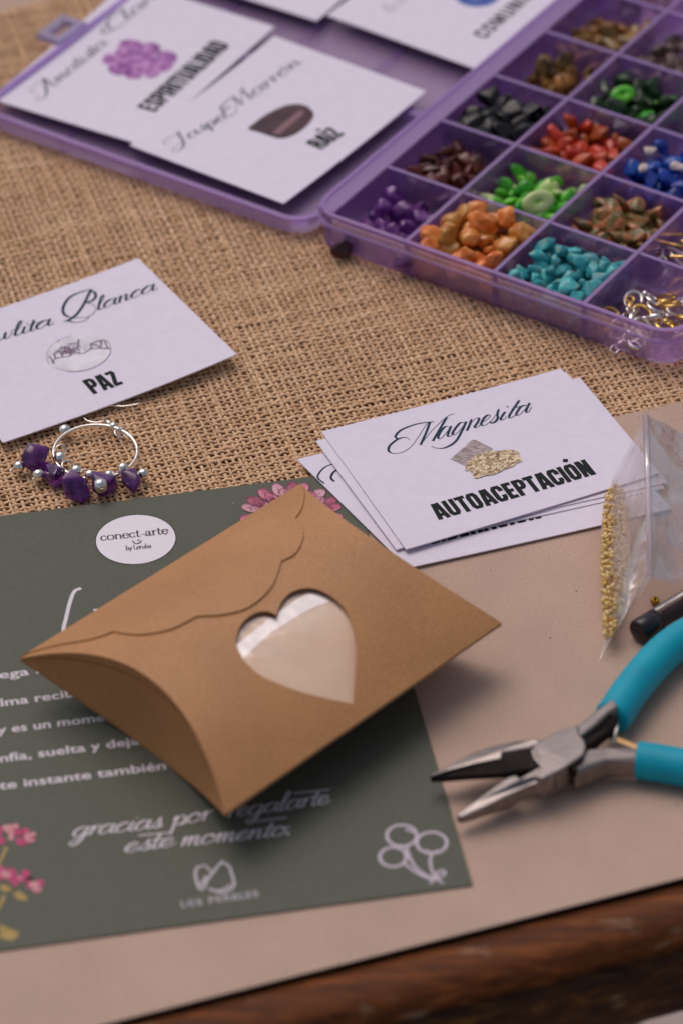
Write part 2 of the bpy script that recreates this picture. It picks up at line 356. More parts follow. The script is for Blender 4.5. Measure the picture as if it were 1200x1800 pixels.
def block(pr, s, p0, p1, ptop, k=1.1):      # heavy capitals: base line p0-p1, top of the first letter at ptop
    a, b, t = W(*p0, pr.z)[:2], W(*p1, pr.z)[:2], W(*ptop, pr.z)[:2]
    u = (b-a)/np.linalg.norm(b-a); v = np.array([-u[1], u[0]]); h = abs(float((t-a)@v))*k
    sx = np.linalg.norm(b-a)/adv(IMP, s)
    write(pr, IMP, s, p0, p1, h, min(T_*sx, T_*h*1.0), smooth=False)
def bfont(s, size=1.0, bold=0.0):           # outline letters of Blender's own font as flat triangles
    cu = bpy.data.curves.new('t', 'FONT'); cu.body = s; cu.size = size; cu.offset = bold; cu.resolution_u = 3
    o = bpy.data.objects.new('t', cu); COL.objects.link(o)
    dg = bpy.context.evaluated_depsgraph_get(); me = bpy.data.meshes.new_from_object(o.evaluated_get(dg))
    V = [tuple(v.co) for v in me.vertices]; F = [tuple(p.vertices) for p in me.polygons]
    bpy.data.objects.remove(o); bpy.data.meshes.remove(me)
    return np.array(V), F
def sans(pr, pre, vis, post, p0, p1, hx, bold=0.0):
    """the words vis span p0-p1; pre and post run on to either side"""
    a, b = W(*p0, pr.z)[:2], W(*p1, pr.z)[:2]; u = (b-a); Ln = np.linalg.norm(u); u /= Ln; v = np.array([-u[1], u[0]])
    def wd(s): V, _ = bfont(s, 1, bold); return V[:, 0].max()-V[:, 0].min()
    x0 = (wd(pre+vis)-wd(vis)) if pre else 0.
    V, F = bfont(pre+vis+post, 1, bold); sc = Ln/wd(vis); off = V[:, 0].min()+x0
    pr.k += 1
    Q = [(*(a+u*(p[0]-off)*sc+v*p[1]*hx/.53), pr.z+.01) for p in V]
    pr.mb.add(Q, F)

# ------------------------------------------------------------------ materials
M_paper = mat('white_paper', (.74, .68, .80), (.77, .71, .825), scale=400, rough=.55, spec=.25, bump=.03, bscale=900)
M_ink = mat('blue_black_ink', (.03, .05, .085), rough=.8, spec=.1)
M_ink2 = mat('charcoal_ink', (.022, .026, .026), rough=.8, spec=.1)
M_green = mat('green_card', (.096, .102, .077), (.108, .114, .087), scale=900, rough=.5, spec=.22, bump=.04, bscale=2500)
M_wink = mat('white_print', (.74, .68, .74), rough=.5)
M_kraft = mat('kraft_board', (.455, .315, .245), (.55, .395, .315), scale=2100, detail=8, rough=.75, spec=.2, bump=.08, bscale=3200, blot=.07,
              speck=((.22, .14, .10), 2000, .675, .04, .7))
M_box = mat('kraft_card', (.385, .178, .064), (.475, .235, .094), scale=1800, detail=7, rough=.5, spec=.48, bump=.05, bscale=3000, blot=.10,
            speck=((.24, .10, .032), 1300, .655, .05, .6))
M_boxin = mat('kraft_inside', (.46, .26, .12), rough=.7)
M_silver = mat('silver_metal', (.84, .78, .72), rough=.2, metal=1.0, bump=.05, bscale=800)
M_gold = mat('gold_metal', (.80, .52, .16), rough=.25, metal=1.0, bump=.05, bscale=800)
M_steel = mat('brushed_steel', (.21, .185, .178), (.27, .24, .23), scale=300, rough=.36, metal=1.0, bump=.08, bscale=1500, stretch=(1, 5, 1, .4))
M_black = mat('blackened_steel', (.012, .007, .007), (.022, .013, .012), scale=500, rough=.6, spec=.15)
M_teal = mat('teal_rubber', (.0, .30, .42), (.0, .345, .47), scale=160, rough=.5, spec=.35, bump=.06, bscale=700, speck=((.02, .20, .26), 420, .68, .06, .6))
M_amet = mat('amethyst', (.05, .005, .09), (.24, .05, .34), scale=300, rough=.1, spec=.5, coat=.2, trans=.45, rnd=.15)
M_purple = clear_mat('lilac_plastic', (.965, .895, 1.0), (.66, .40, 1.0), .14, gloss=.065, rough=.14)
M_purple2 = clear_mat('lilac_plastic_rim', (.93, .83, 1.0), (.76, .50, 1.0), .55, gloss=.12, rough=.2)
M_film = clear_mat('clear_film', (.99, .98, .985), (.85, .80, .80), .03, gloss=.016, rough=.14, bump=.35, bscale=80)
M_bag = clear_mat('clear_bag', (.985, .975, .98), (.84, .76, .80), .22, gloss=.034, rough=.16, bump=1.0, bscale=110)
M_bag2 = clear_mat('bag_seal', (.95, .93, .96), (.85, .80, .88), .20, gloss=.035, rough=.2)
M_tube = clear_mat('smoky_tube', (.50, .40, .41), (.26, .20, .21), .25, gloss=.03, rough=.08)
M_seed = mat('gold_seed', (.72, .46, .13), (.92, .72, .36), scale=700, rough=.3, metal=.25, spec=.5)

# ------------------------------------------------------------------ setting: ground far below, table, sacking, board
g = mesh('ground', [(-60000, -60000, -742), (60000, -60000, -742), (60000, 60000, -742), (-60000, 60000, -742)], [(0, 1, 2, 3)],
         mat('paving', (.34, .27, .25), (.42, .34, .31), scale=30, rough=.85)); tag(g, kind='structure')

KZ = 1.9                                    # top of the board
eA, eB = W(200, 1800, KZ)[:2], W(1200, 1546, KZ)[:2]
eu = (eB-eA)/np.linalg.norm(eB-eA); en = np.array([eu[1], -eu[0]])          # along the table edge; out towards the viewer
def edge(s, n): return eA+eu*s+en*n
TL, TR_ = -190., 330.
M_wood = bpy.data.materials.new('old_varnished_wood'); M_wood.use_nodes = True
M_nose = bpy.data.materials.new('worn_orange_wood'); M_nose.use_nodes = True
def wood(M_wood, k0, k1, k2, thr):
    t = M_wood.node_tree; b = t.nodes['Principled BSDF']; L = t.links.new
    tc = node(t, 'ShaderNodeTexCoord'); mp = node(t, 'ShaderNodeMapping'); L(tc.outputs['Object'], mp.inputs[0])
    mp.inputs['Rotation'].default_value = (0, 0, -math.atan2(eu[1], eu[0])); mp.inputs['Scale'].default_value = (9, 90, 90)
    n = node(t, 'ShaderNodeTexNoise'); n.inputs['Scale'].default_value = 5; n.inputs['Detail'].default_value = 8; n.inputs['Roughness'].default_value = .65; L(mp.outputs[0], n.inputs['Vector'])
    r = node(t, 'ShaderNodeValToRGB'); e = r.color_ramp.elements; e[0].position = .36; e[0].color = k0; e[1].position = .72; e[1].color = k1
    k = e.new(.55); k.color = k2; L(n.outputs[0], r.inputs[0])
    mp2 = node(t, 'ShaderNodeMapping'); mp2.inputs['Rotation'].default_value = mp.inputs['Rotation'].default_value; mp2.inputs['Scale'].default_value = (40, 110, 110); L(tc.outputs['Object'], mp2.inputs[0])
    n2 = node(t, 'ShaderNodeTexNoise'); n2.inputs['Scale'].default_value = 1.6; n2.inputs['Detail'].default_value = 6; L(mp2.outputs[0], n2.inputs['Vector'])
    mr = node(t, 'ShaderNodeMapRange'); mr.inputs[1].default_value = thr; mr.inputs[2].default_value = thr+.07; mr.inputs[4].default_value = .7; L(n2.outputs[0], mr.inputs[0])
    mx = node(t, 'ShaderNodeMix', data_type='RGBA'); L(mr.outputs[0], mx.inputs[0]); L(r.outputs[0], mx.inputs[6]); mx.inputs[7].default_value = (.30, .20, .13, 1)
    L(mx.outputs[2], b.inputs['Base Color']); b.inputs['Roughness'].default_value = .6; b.inputs['Specular IOR Level'].default_value = .18
    bp = node(t, 'ShaderNodeBump'); bp.inputs['Strength'].default_value = .5; bp.inputs['Distance'].default_value = .0008; L(n.outputs[0], bp.inputs['Height']); L(bp.outputs[0], b.inputs['Normal'])
wood(M_wood, (.02, .006, .003, 1), (.17, .075, .012, 1), (.06, .022, .006, 1), .66)
wood(M_nose, (.06, .017, .005, 1), (.29, .09, .02, 1), (.14, .04, .009, 1), .62)
tb = thing('table', (*edge(150, -150), -745), 'old varnished wooden table under the sacking and the kraft board', 'table')
top = [(*edge(TL, 0.), -.4), (*edge(TR_, 0.), -.4), (*edge(TR_, -520), -.4), (*edge(TL, -520), -.4)]
MB().prism([(p[0], p[1], -.4, -23.5) for p in top]).build('table_top', M_wood, tb)
prof = [(0.05, .3), (.8, .1), (1.4, .6), (3.0, 1.1), (6.0, 1.0), (9.0, .45), (11.0, -.8), (12.0, -2.6), (12.1, -4.2), (11.2, -5.4), (11.6, -6.4), (13.2, -7.2), (13.9, -8.6), (14.1, -15), (13.7, -22), (12.6, -24), (.05, -24)]
v = []; f = []; NS = 90
for i in range(NS+1):
    s = TL+(TR_-TL)*i/NS
    for k, (n, z) in enumerate(prof):
        j = .35*noise.noise(Vector((s*.06, k*.7, 3.))) if 2 < k < 14 else 0.
        p = edge(s, n+j); v.append((p[0], p[1], z+j*.6))
q = len(prof)
for i in range(NS):
    for k in range(q-1): f.append((i*q+k, i*q+k+1, (i+1)*q+k+1, (i+1)*q+k))
f += [tuple(range(q)), tuple(range((NS+1)*q-1, NS*q-1, -1))]
nose = [t for t in f[:-2] if max(t) % q <= 10 and min(i % q for i in t) < 10]
apr = [t for t in f[:-2] if min(i % q for i in t) >= 10]
mesh('edge_moulding', v, nose, M_nose, tb, smooth=True); mesh('apron', v, apr, M_wood, tb, smooth=True)
for sx, sn in ((TL+25, -30), (TR_-25, -30), (TL+25, -490), (TR_-25, -490)):
    p = edge(sx, sn); MB().tube([(p[0], p[1], -745), (p[0], p[1], -400), (p[0], p[1], -24)], [16, 20, 24], 12).build('leg', M_wood, tb)

# kraft board
kA, kB = W(1075, 733, KZ)[:2], W(1200, 699, KZ)[:2]
kdep = abs(float((kA-eA)@en))
kang = [edge(TL+40, -.6), edge(TR_-30, -.6), edge(TR_-30, -kdep), edge(TL+40, -kdep)]
kl = thing('kraft_board', (*edge(90, -60), 1.4), 'large pinkish brown kraft paper sheet along the table edge under the green card', 'paper sheet')
KB = MB().prism([(p[0], p[1], KZ, 1.45) for p in kang]).build('sheet', M_kraft, kl, bevel=.12)
pl = [W(-260, 70, .6), W(-60, 50, .6), W(330, -65, .6), W(330, -330, .6), W(-400, -260, .6)]
mesh('board', [(p[0], p[1], .62) for p in pl]+[(p[0], p[1], .1) for p in pl], [(0, 1, 2, 3, 4), (9, 8, 7, 6, 5)]+[(i, i+5, (i+1) % 5+5, (i+1) % 5) for i in range(5)], M_kraft, base=(*pl[1][:2], .1))
tag(bpy.data.objects['board'], 'pale greyish beige board at the far left corner beyond the sacking', 'board')

# ---- sacking: every thread woven over and under
def sacking():
    cl = thing('burlap_cloth', (*W(500, 500, 0)[:2], 0.), 'coarse golden brown burlap sacking spread under the plastic organiser', 'cloth')
    p0 = 1.58; a = math.radians(15.5)
    e1 = np.array([math.cos(a), math.sin(a)]); e2 = np.array([-e1[1], e1[0]])
    org = W(560, 520, 0)[:2]
    ins = [W(-130, 62, 0)[:2], W(420, -95, 0)[:2], W(1330, -60, 0)[:2], W(1330, 720, 0)[:2], W(1075, 790, 0)[:2], W(620, 905, 0)[:2], W(-130, 985, 0)[:2]]
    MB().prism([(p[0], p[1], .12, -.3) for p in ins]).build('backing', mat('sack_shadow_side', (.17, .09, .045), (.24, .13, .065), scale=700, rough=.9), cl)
    V = []; Fc = []; T = []; FV = []; n0 = 0; NSD = 5; SUB = 4
    rs = np.random.RandomState(3)
    def smooth_noise(n, step, amp):
        k = int(n/step)+4; g = rs.randn(k); x = np.linspace(0, k-3, n); i = x.astype(int); t = x-i; t = t*t*(3-2*t)
        return amp*(g[i]*(1-t)+g[i+1]*t)
    def wave(x, y): return .45*np.sin(x*.045+1.3)*np.cos(y*.06)+.30*np.sin(x*.11+y*.09)+.25*np.sin(y*.16-x*.05+2.)
    for fam in (0, 1):
        d, nrm = (e1, e2) if fam == 0 else (e2, e1)
        for i in range(-125, 126):
            off = i*p0
            lo, hi = -1e9, 1e9; ok = True; poly = ins; k = len(poly)
            xs = []
            for j in range(k):               # where the thread crosses the cloth's outline
                A, B = poly[j]-org, poly[(j+1) % k]-org; na, nb = A@nrm-off, B@nrm-off
                if (na > 0) != (nb > 0): t = na/(na-nb); xs.append(float((A+(B-A)*t)@d))
            if len(xs) < 2: continue
            lo, hi = min(xs), max(xs); j0, j1 = int(lo/p0*SUB), int(hi/p0*SUB)
            if j1-j0 < 8: continue
            j = np.arange(j0, j1+1); s = j*p0/SUB; n = len(s)
            lat = off+rs.randn()*.10+smooth_noise(n, SUB*8, .15)+smooth_noise(n, SUB*2, .05)
            sx = s+smooth_noise(n, SUB*6, .10)
            ph = math.pi*(i % 2)+(math.pi if fam else 0)
            c = np.cos(np.pi*s/p0+ph)
            x = org[0]+d[0]*sx+nrm[0]*lat; y = org[1]+d[1]*sx+nrm[1]*lat
            z = .72+.21*c+wave(x-org[0], y-org[1])*.35+smooth_noise(n, SUB*4, .05)
            wth = (.55 if fam == 0 else .49)*(1+rs.randn()*.08)*(1+smooth_noise(n, SUB*3, .13)); hgt = .27*(1+smooth_noise(n, SUB*2, .10))
            wth = wth*(1-.10*c)
            tw = rs.rand()*6; tint = np.clip(.5+rs.randn()*.06+smooth_noise(n, SUB*12, .09)+smooth_noise(n, SUB, .09), 0, 1)
            for q in range(NSD):
                th = 2*math.pi*q/NSD+.3
                V.append(np.stack([x+nrm[0]*np.cos(th)*wth, y+nrm[1]*np.cos(th)*wth, z+np.sin(th)*hgt], 1))
                T.append(tint); FV.append(np.stack([s*.12+i*3.1, np.full(n, math.cos(th+0)*1.)+s*.55+tw, np.full(n, math.sin(th)+fam*7.)], 1))
            idx = n0+np.arange(n-1)
            for q in range(NSD):
                q2 = (q+1) % NSD
                Fc.append(np.stack([idx+q*n, idx+1+q*n, idx+1+q2*n, idx+q2*n], 1))
            n0 += n*NSD
    V = np.concatenate(V); Fc = np.concatenate(Fc); T = np.concatenate(T); FV = np.concatenate(FV)
    # loose fibres standing off the yarn
    fv = []; ff = []; ft = []; base = len(V); nf = 0
    for _ in range(2600):
        while True:
            p = np.array([rs.uniform(-95, 95), rs.uniform(-40, 200)])
            q = org+np.array([p[0], p[1]-60])
            if inside(q, ins): break
        an = rs.uniform(0, 6.28); ln = rs.uniform(1.2, 5.0); h = rs.uniform(.2, 1.3); cu = rs.randn()*.9; r = rs.uniform(.028, .05)
        pts = []
        for t in np.linspace(0, 1, 6):
            aa = an+cu*t; pts.append((q[0]+math.cos(aa)*ln*t, q[1]+math.sin(aa)*ln*t, 1.1+h*math.sin(t*2.6)))
        mb = MB().tube(pts, r, 3, cap=False); fv += mb.v; ff += [tuple(i+nf for i in fc) for fc in mb.f]; nf += len(mb.v); ft += [.75+rs.rand()*.25]*len(mb.v)
    V = np.concatenate([V, np.array(fv)]); Fc = np.concatenate([Fc, np.array(ff)+base]); T = np.concatenate([T, np.array(ft)]); FV = np.concatenate([FV, np.array(fv)])
    me = bpy.data.meshes.new('woven_threads'); Vl = (V-ORG[cl.name])*MM
    me.vertices.add(len(V)); me.vertices.foreach_set('co', Vl.astype(np.float32).ravel())
    me.loops.add(len(Fc)*4); me.loops.foreach_set('vertex_index', Fc.astype(np.int32).ravel())
    me.polygons.add(len(Fc)); me.polygons.foreach_set('loop_start', np.arange(0, len(Fc)*4, 4, dtype=np.int32))
    me.polygons.foreach_set('use_smooth', np.ones(len(Fc), bool)); me.update(calc_edges=True)
    at = me.attributes.new('tint', 'FLOAT', 'POINT'); at.data.foreach_set('value', T.astype(np.float32))
    at = me.attributes.new('fib', 'FLOAT_VECTOR', 'POINT'); at.data.foreach_set('vector', FV.astype(np.float32).ravel())
    M = bpy.data.materials.new('jute_yarn'); M.use_nodes = True; t = M.node_tree; L = t.links.new; b = t.nodes['Principled BSDF']
    a1 = node(t, 'ShaderNodeAttribute', attribute_name='tint'); a2 = node(t, 'ShaderNodeAttribute', attribute_name='fib')
    n = node(t, 'ShaderNodeTexNoise'); n.inputs['Scale'].default_value = 2.6; n.inputs['Detail'].default_value = 4; L(a2.outputs['Vector'], n.inputs['Vector'])
    ad = node(t, 'ShaderNodeMath', operation='MULTIPLY_ADD'); ad.inputs[1].default_value = .9; ad.inputs[2].default_value = -.45; L(n.outputs[0], ad.inputs[0])
    a3 = node(t, 'ShaderNodeMath', operation='ADD'); L(a1.outputs['Fac'], a3.inputs[0]); L(ad.outputs[0], a3.inputs[1])
    r = node(t, 'ShaderNodeValToRGB'); e = r.color_ramp.elements; e[0].position = .1; e[0].color = (.55, .31, .155, 1); e[1].position = .9; e[1].color = (.92, .635, .405, 1)
    L(a3.outputs[0], r.inputs[0]); L(r.outputs[0], b.inputs['Base Color']); b.inputs['Roughness'].default_value = .75; b.inputs['Specular IOR Level'].default_value = .25
    bp = node(t, 'ShaderNodeBump'); bp.inputs['Strength'].default_value = .6; bp.inputs['Distance'].default_value = .0003; L(n.outputs[0], bp.inputs['Height']); L(bp.outputs[0], b.inputs['Normal'])
    me.materials.append(M)
    o = bpy.data.objects.new('woven_threads', me); COL.objects.link(o); o.parent = cl; o['kind'] = 'stuff'; ORG[o.name] = ORG[cl.name]
sacking()

# ------------------------------------------------------------------ printed cards
CW, CD = 65.6, 50.4
def rectfit(px, z, w, d):                   # real-size rectangle closest to the corners TL, TR, BR, BL seen in the photograph
    loc = [(-w/2, d/2), (w/2, d/2), (w/2, -d/2), (-w/2, -d/2)]
    A = []; B = []
    for p, l in zip(px, loc):
        if p is not None: A.append(l); B.append(W(*p, z)[:2])
    A = np.array(A); B = np.array(B); ca, cb = A.mean(0), B.mean(0); a, b = A-ca, B-cb
    th = math.atan2((a[:, 0]*b[:, 1]-a[:, 1]*b[:, 0]).sum(), (a*b).sum()); R = np.array([[math.cos(th), -math.sin(th)], [math.sin(th), math.cos(th)]])
    o = cb-R@ca
    return o, R, [o+R@np.array(l) for l in loc]
def card(name, px, z, label, M=M_paper, w=None, d=None, th=.32, cat='card', group=None, exact=False):
    if w is None:
        w, d = CW, CD; P = [None if p is None else W(*p, z)[:2] for p in px]
        ln = lambda a, b: [np.linalg.norm(P[a]-P[b])] if P[a] is not None and P[b] is not None else []
        ws, ds = ln(0, 1)+ln(2, 3), ln(0, 3)+ln(1, 2)
        if ws: w = .3*w+.7*np.mean(ws)
        if ds: d = .3*d+.7*np.mean(ds)
    o, R, c = rectfit(px, z, w, d)
    if exact: c = [W(*p, z)[:2] for p in px]
    t = thing(name, (*o, z-th), label, cat, group)
    nx, ny = 16, 12; v = []; f = []          # a gridded sheet, so that it can bow
    for zz in (z, z-th):
        for j in range(ny+1):
            for i in range(nx+1):
                a, b = i/nx, j/ny; p = (c[3]*(1-a)+c[2]*a)*(1-b)+(c[0]*(1-a)+c[1]*a)*b; v.append((p[0], p[1], zz))
    K = (nx+1)*(ny+1); I = lambda i, j: j*(nx+1)+i
    for j in range(ny):
        for i in range(nx):
            q = (I(i, j), I(i+1, j), I(i+1, j+1), I(i, j+1)); f.append(q); f.append(tuple(k+K for k in q[::-1]))
    rim = [I(i, 0) for i in range(nx)]+[I(nx, j) for j in range(ny)]+[I(i, ny) for i in range(nx, 0, -1)]+[I(0, j) for j in range(ny, 0, -1)]
    for k in range(len(rim)):
        a, b = rim[k], rim[(k+1) % len(rim)]; f.append((a, a+K, b+K, b))
    mesh('card_sheet', v, f, M, t)
    return t, o, R
def bow(t, o, R, amt, ang=0., half=32.):
    """bend a card and its print: the far ends rise by amt"""
    u = R@np.array([math.cos(ang), math.sin(ang)])
    for ch in t.children:
        me = ch.data; n = len(me.vertices); co = np.empty(n*3); me.vertices.foreach_get('co', co); co = co.reshape(-1, 3)
        d = ((co[:, :2]/MM+ORG[t.name][:2]-o)@u)/half; co[:, 2] += amt*MM*d*d*np.where(d > 0, 1., .6); me.vertices.foreach_set('co', co.ravel()); me.update()
UPV = lambda R, sl=.45: R@np.array([sl, 1.])/math.hypot(sl, 1)
G_CARDS = 'printed stone cards'

# stack in the middle: four cards, topmost says AUTOACEPTACION
c4, o4_, R4 = card('stone_card', [(522, 808), (985, 690), (1180, 895), (716, 999)], 2.7, 'white card at the bottom of the stack, only its lower line LIBERACIÓN peeping out', group=G_CARDS, th=.3, exact=True)
c5, _, _ = card('stone_card', [(578, 786), (1000, 682), (1168, 858), (714, 958)], 3.02, 'plain white card second from the bottom of the middle stack', group=G_CARDS, th=.28, exact=True)
c3, _, _ = card('stone_card', [(574, 776), (1018, 663), (1172, 848), (710, 951)], 3.32, 'plain white card in the middle of the stack, its right corner sticking out', group=G_CARDS, th=.28, exact=True)
c2, _, _ = card('stone_card', [(555, 775), (994, 654), (1150, 828), (696, 966)], 3.62, 'white card directly under the topmost card, its left edge sticking out', group=G_CARDS, th=.28, exact=True)
c1, o1_, R1 = card('stone_card', [(565, 759), (985, 650), (1158, 832), (713, 967)], 3.92, 'white card reading AUTOACEPTACIÓN with golden mineral picture, on top of the stack', group=G_CARDS, th=.3, exact=True)
pr = Print(2.73); block(pr, 'LIBERACIÓN', (758, 957), (953, 910), (744, 931)); pr.build('lettering', M_ink2, c4)
pr = Print(2.73); Z5 = zoomer(500, 630, .58333)
pr.px(Z5([(150, 318), (120, 330), (100, 358), (120, 378)]), wid=.2, pen=.45, up=UPV(R4)); pr.px(Z5([(172, 332), (150, 342), (140, 360), (150, 372)]), wid=.3, pen=.6, up=UPV(R4)); pr.build('script_line', M_ink, c4)
pr = Print(3.95); block(pr, 'AUTOACEPTACIÓN', (771, 915), (1049, 833), (757, 890)); pr.build('lettering', M_ink2, c1)
pr = Print(3.95); Z1 = zoomer(680, 680, .23333); up1 = UPV(R1, .75)
for q in ([(352, 262), (230, 278), (110, 322), (62, 372), (80, 392)], [(168, 398), (140, 381), (80, 394), (18, 445), (12, 485), (50, 503), (115, 492), (180, 450), (235, 375), (290, 290), (322, 262)],
          [(322, 263), (292, 345), (250, 438)], [(250, 438), (340, 325), (450, 225), (502, 204)], [(448, 228), (400, 310), (343, 408)],
          [(462, 302), (435, 300), (398, 342), (383, 385), (405, 388), (445, 345), (478, 298)], [(480, 295), (458, 350), (455, 372), (475, 372), (505, 345)],
          [(585, 272), (548, 272), (508, 318), (490, 352), (510, 360), (555, 318), (590, 266)], [(594, 262), (560, 335), (510, 415), (430, 460), (365, 461), (333, 447)],
          [(622, 258), (632, 248), (618, 290), (598, 330)], [(606, 308), (650, 250), (690, 236), (680, 268), (656, 302), (672, 306), (705, 285)],
          [(705, 272), (745, 250), (775, 222), (765, 212), (735, 228), (708, 272), (715, 292), (745, 285), (780, 258)], [(772, 272), (815, 215), (838, 172), (828, 205), (830, 240), (805, 268), (775, 275)],
          [(888, 190), (868, 215), (852, 245), (870, 250), (900, 228)], [(908, 150), (902, 154)], [(994, 105), (945, 175), (915, 228), (935, 235), (965, 212)], [(935, 168), (1000, 148)],
          [(1048, 142), (1010, 150), (980, 185), (970, 212), (990, 215), (1030, 180), (1062, 138)], [(1072, 125), (1048, 170), (1045, 193), (1065, 190), (1086, 155)]):
    pr.px(Z1(q), wid=.17, pen=.62, up=up1)
pr.build('script_line', M_ink, c1)
M_prism = mat('print_grey_mineral', (.22, .16, .16), (.52, .44, .45), scale=700, detail=6, stretch=(1, 4, 1, .6), rough=.5)
M_clus = mat('print_gold_mineral', (.20, .10, .05), (.85, .70, .46), scale=1700, kind='voronoi', rough=.5, pos=(.0, 1.))
pr = Print(3.96); pr.polypx(Z1([(475, 545), (560, 470), (640, 398), (668, 400), (800, 468), (770, 490), (690, 505), (605, 560), (590, 598)])); pr.build('mineral_picture', M_prism, c1)
pr = Print(4.12); pr.polypx(Z1([(590, 598), (585, 628), (600, 633), (612, 622), (645, 650), (650, 685), (680, 688), (740, 668), (790, 662), (850, 640), (870, 625), (905, 612), (945, 600), (975, 572), (1015, 560), (1000, 525), (985, 485), (950, 478), (910, 470), (850, 482), (800, 480), (775, 492), (740, 486), (690, 505), (640, 535), (605, 560)])); pr.build('mineral_picture', M_clus, c1)

# PAZ card at the left
cp, op_, Rp = card('stone_card', [None, (248, 453), (412, 631), (6, 784)], 3.4, 'white card reading PAZ with a white veined stone, beside the hoop earring', group=G_CARDS, th=.35)
zp = 3.47; pr = Print(zp); block(pr, 'PAZ', (165, 693), (220, 674), (147, 671)); pr.build('lettering', M_ink2, cp)
pr = Print(zp); Z3 = zoomer(0, 470, .25)
upp = UPV(Rp, .6)
for q in ([(660, 155), (600, 165), (500, 205), (452, 265), (448, 320), (490, 350), (560, 355), (640, 340), (677, 295), (655, 262), (612, 252)], [(640, 165), (672, 185), (668, 222), (612, 250)], [(640, 160), (592, 258), (540, 330), (482, 373), (448, 378)], [(470, 370), (520, 386), (590, 378), (630, 352)]):
    pr.px(Z3(q), wid=.16, pen=.75, up=upp)
hx = 2.55
write(pr, CUR, 'lanca', Z3([(685, 305)])[0], Z3([(1100, 172)])[0], hx, .17, .66, slant=.55)
write(pr, CUR, 'wlita', Z3([(-35, 530)])[0], Z3([(370, 402)])[0], hx, .17, .66, slant=.55)
write(pr, CUR, 'Ho', Z3([(-300, 615)])[0], Z3([(-35, 530)])[0], hx, .17, .66, slant=.55)
pr.build('script_line', M_ink, cp)
pr = Print(zp); ell = [(555+228*math.cos(t)*math.cos(-.16)-128*math.sin(t)*math.sin(-.16), 600+228*math.cos(t)*math.sin(-.16)+128*math.sin(t)*math.cos(-.16)) for t in np.linspace(0, 2*math.pi, 40, endpoint=False)]
pr.polypx(Z3(ell)); pr.build('stone_picture', mat('print_white_stone', (.58, .54, .62), (.80, .77, .83), scale=120, rough=.5, pos=(.3, .6)), cp)
pr = Print(zp+.045)
pr.px(Z3(ell[-3:]+ell[:14]), n=2, wid=.16); pr.px(Z3(ell[18:30]), n=2, wid=.10)
for q in ([(372, 668), (385, 645), (440, 632), (490, 625), (530, 598), (585, 606), (640, 575), (700, 570), (775, 572)], [(345, 625), (372, 655), (382, 678)], [(480, 560), (520, 585), (548, 560), (556, 505)], [(420, 575), (470, 555), (500, 590), (540, 575)], [(600, 600), (640, 570), (650, 545), (680, 548), (710, 565)], [(690, 515), (715, 530), (710, 560)], [(740, 520), (755, 560), (775, 572)], [(395, 640), (385, 605), (420, 590), (440, 625)], [(440, 628), (450, 595), (490, 590), (500, 620)], [(630, 545), (690, 520), (740, 515)], [(470, 540), (540, 530), (560, 510)], [(450, 570), (480, 600), (530, 560)]):
    pr.px(Z3(q), n=4, wid=.34+.25*random.random())
pr.px(Z3([(372, 655), (380, 676)]), n=2, wid=.7)
for _ in range(60):
    cx_, cy_ = random.gauss(490, 45), random.gauss(575, 22); pr.px(Z3([(cx_, cy_), (cx_+random.uniform(-25, 25), cy_+random.uniform(-18, 18))]), n=1, wid=.24)
pr.build('stone_veins', mat('print_vein', (.19, .12, .20), (.30, .22, .32), scale=600, rough=.5), cp)

bow(cp, op_, Rp, 1.0, -.25)
bow(c4, o4_, R4, .25, .2)
bow(c1, o1_, R1, .3, .3)

# ------------------------------------------------------------------ plastic organiser: tray, lid
RIM = 12.6; TB = 1.7
TO = W(0, 0)[:2]*0+np.array([-2.911, 91.88]); TA = math.radians(-34.66); CELL = 26.19
ta = np.array([math.cos(TA), math.sin(TA)]); tbv = np.array([-ta[1], ta[0]])
def tray(i, j): return TO+ta*i*CELL+tbv*j*CELL       # i: compartment columns from the hinge; j: rows from the front
ogn = thing('organiser_box', (*tray(2, 3.5), TB), 'open lilac plastic bead organiser with its lid folded back', 'organiser box')
def rrect(x0, y0, x1, y1, r, n=6):
    o = []
    for cx_, cy_, a0 in ((x1-r, y1-r, 0), (x0+r, y1-r, 90), (x0+r, y0+r, 180), (x1-r, y0+r, 270)):
        for k in range(n+1):
            t = math.radians(a0+90*k/n); o.append((cx_+r*math.cos(t), cy_+r*math.sin(t)))
    return o
def shell(loops, name, M, parent, frame, **kw):      # rings of one outline stacked: list of (outline, z)
    v = []; f = []; n = len(loops[0][0])
    for pts, z in loops:
        for p in pts: q = frame(*p); v.append((q[0], q[1], z))
    for k in range(len(loops)-1):
        for i in range(n): f.append((k*n+i, k*n+(i+1) % n, (k+1)*n+(i+1) % n, (k+1)*n+i))
    return v, f, n
fr = lambda x, y: TO+ta*x+tbv*y
x0, y0, x1, y1 = -2.7, -.9, 4*CELL+.6, 7*CELL+.9
O = lambda e, r: rrect(x0-e, y0-e, x1+e, y1+e, r)
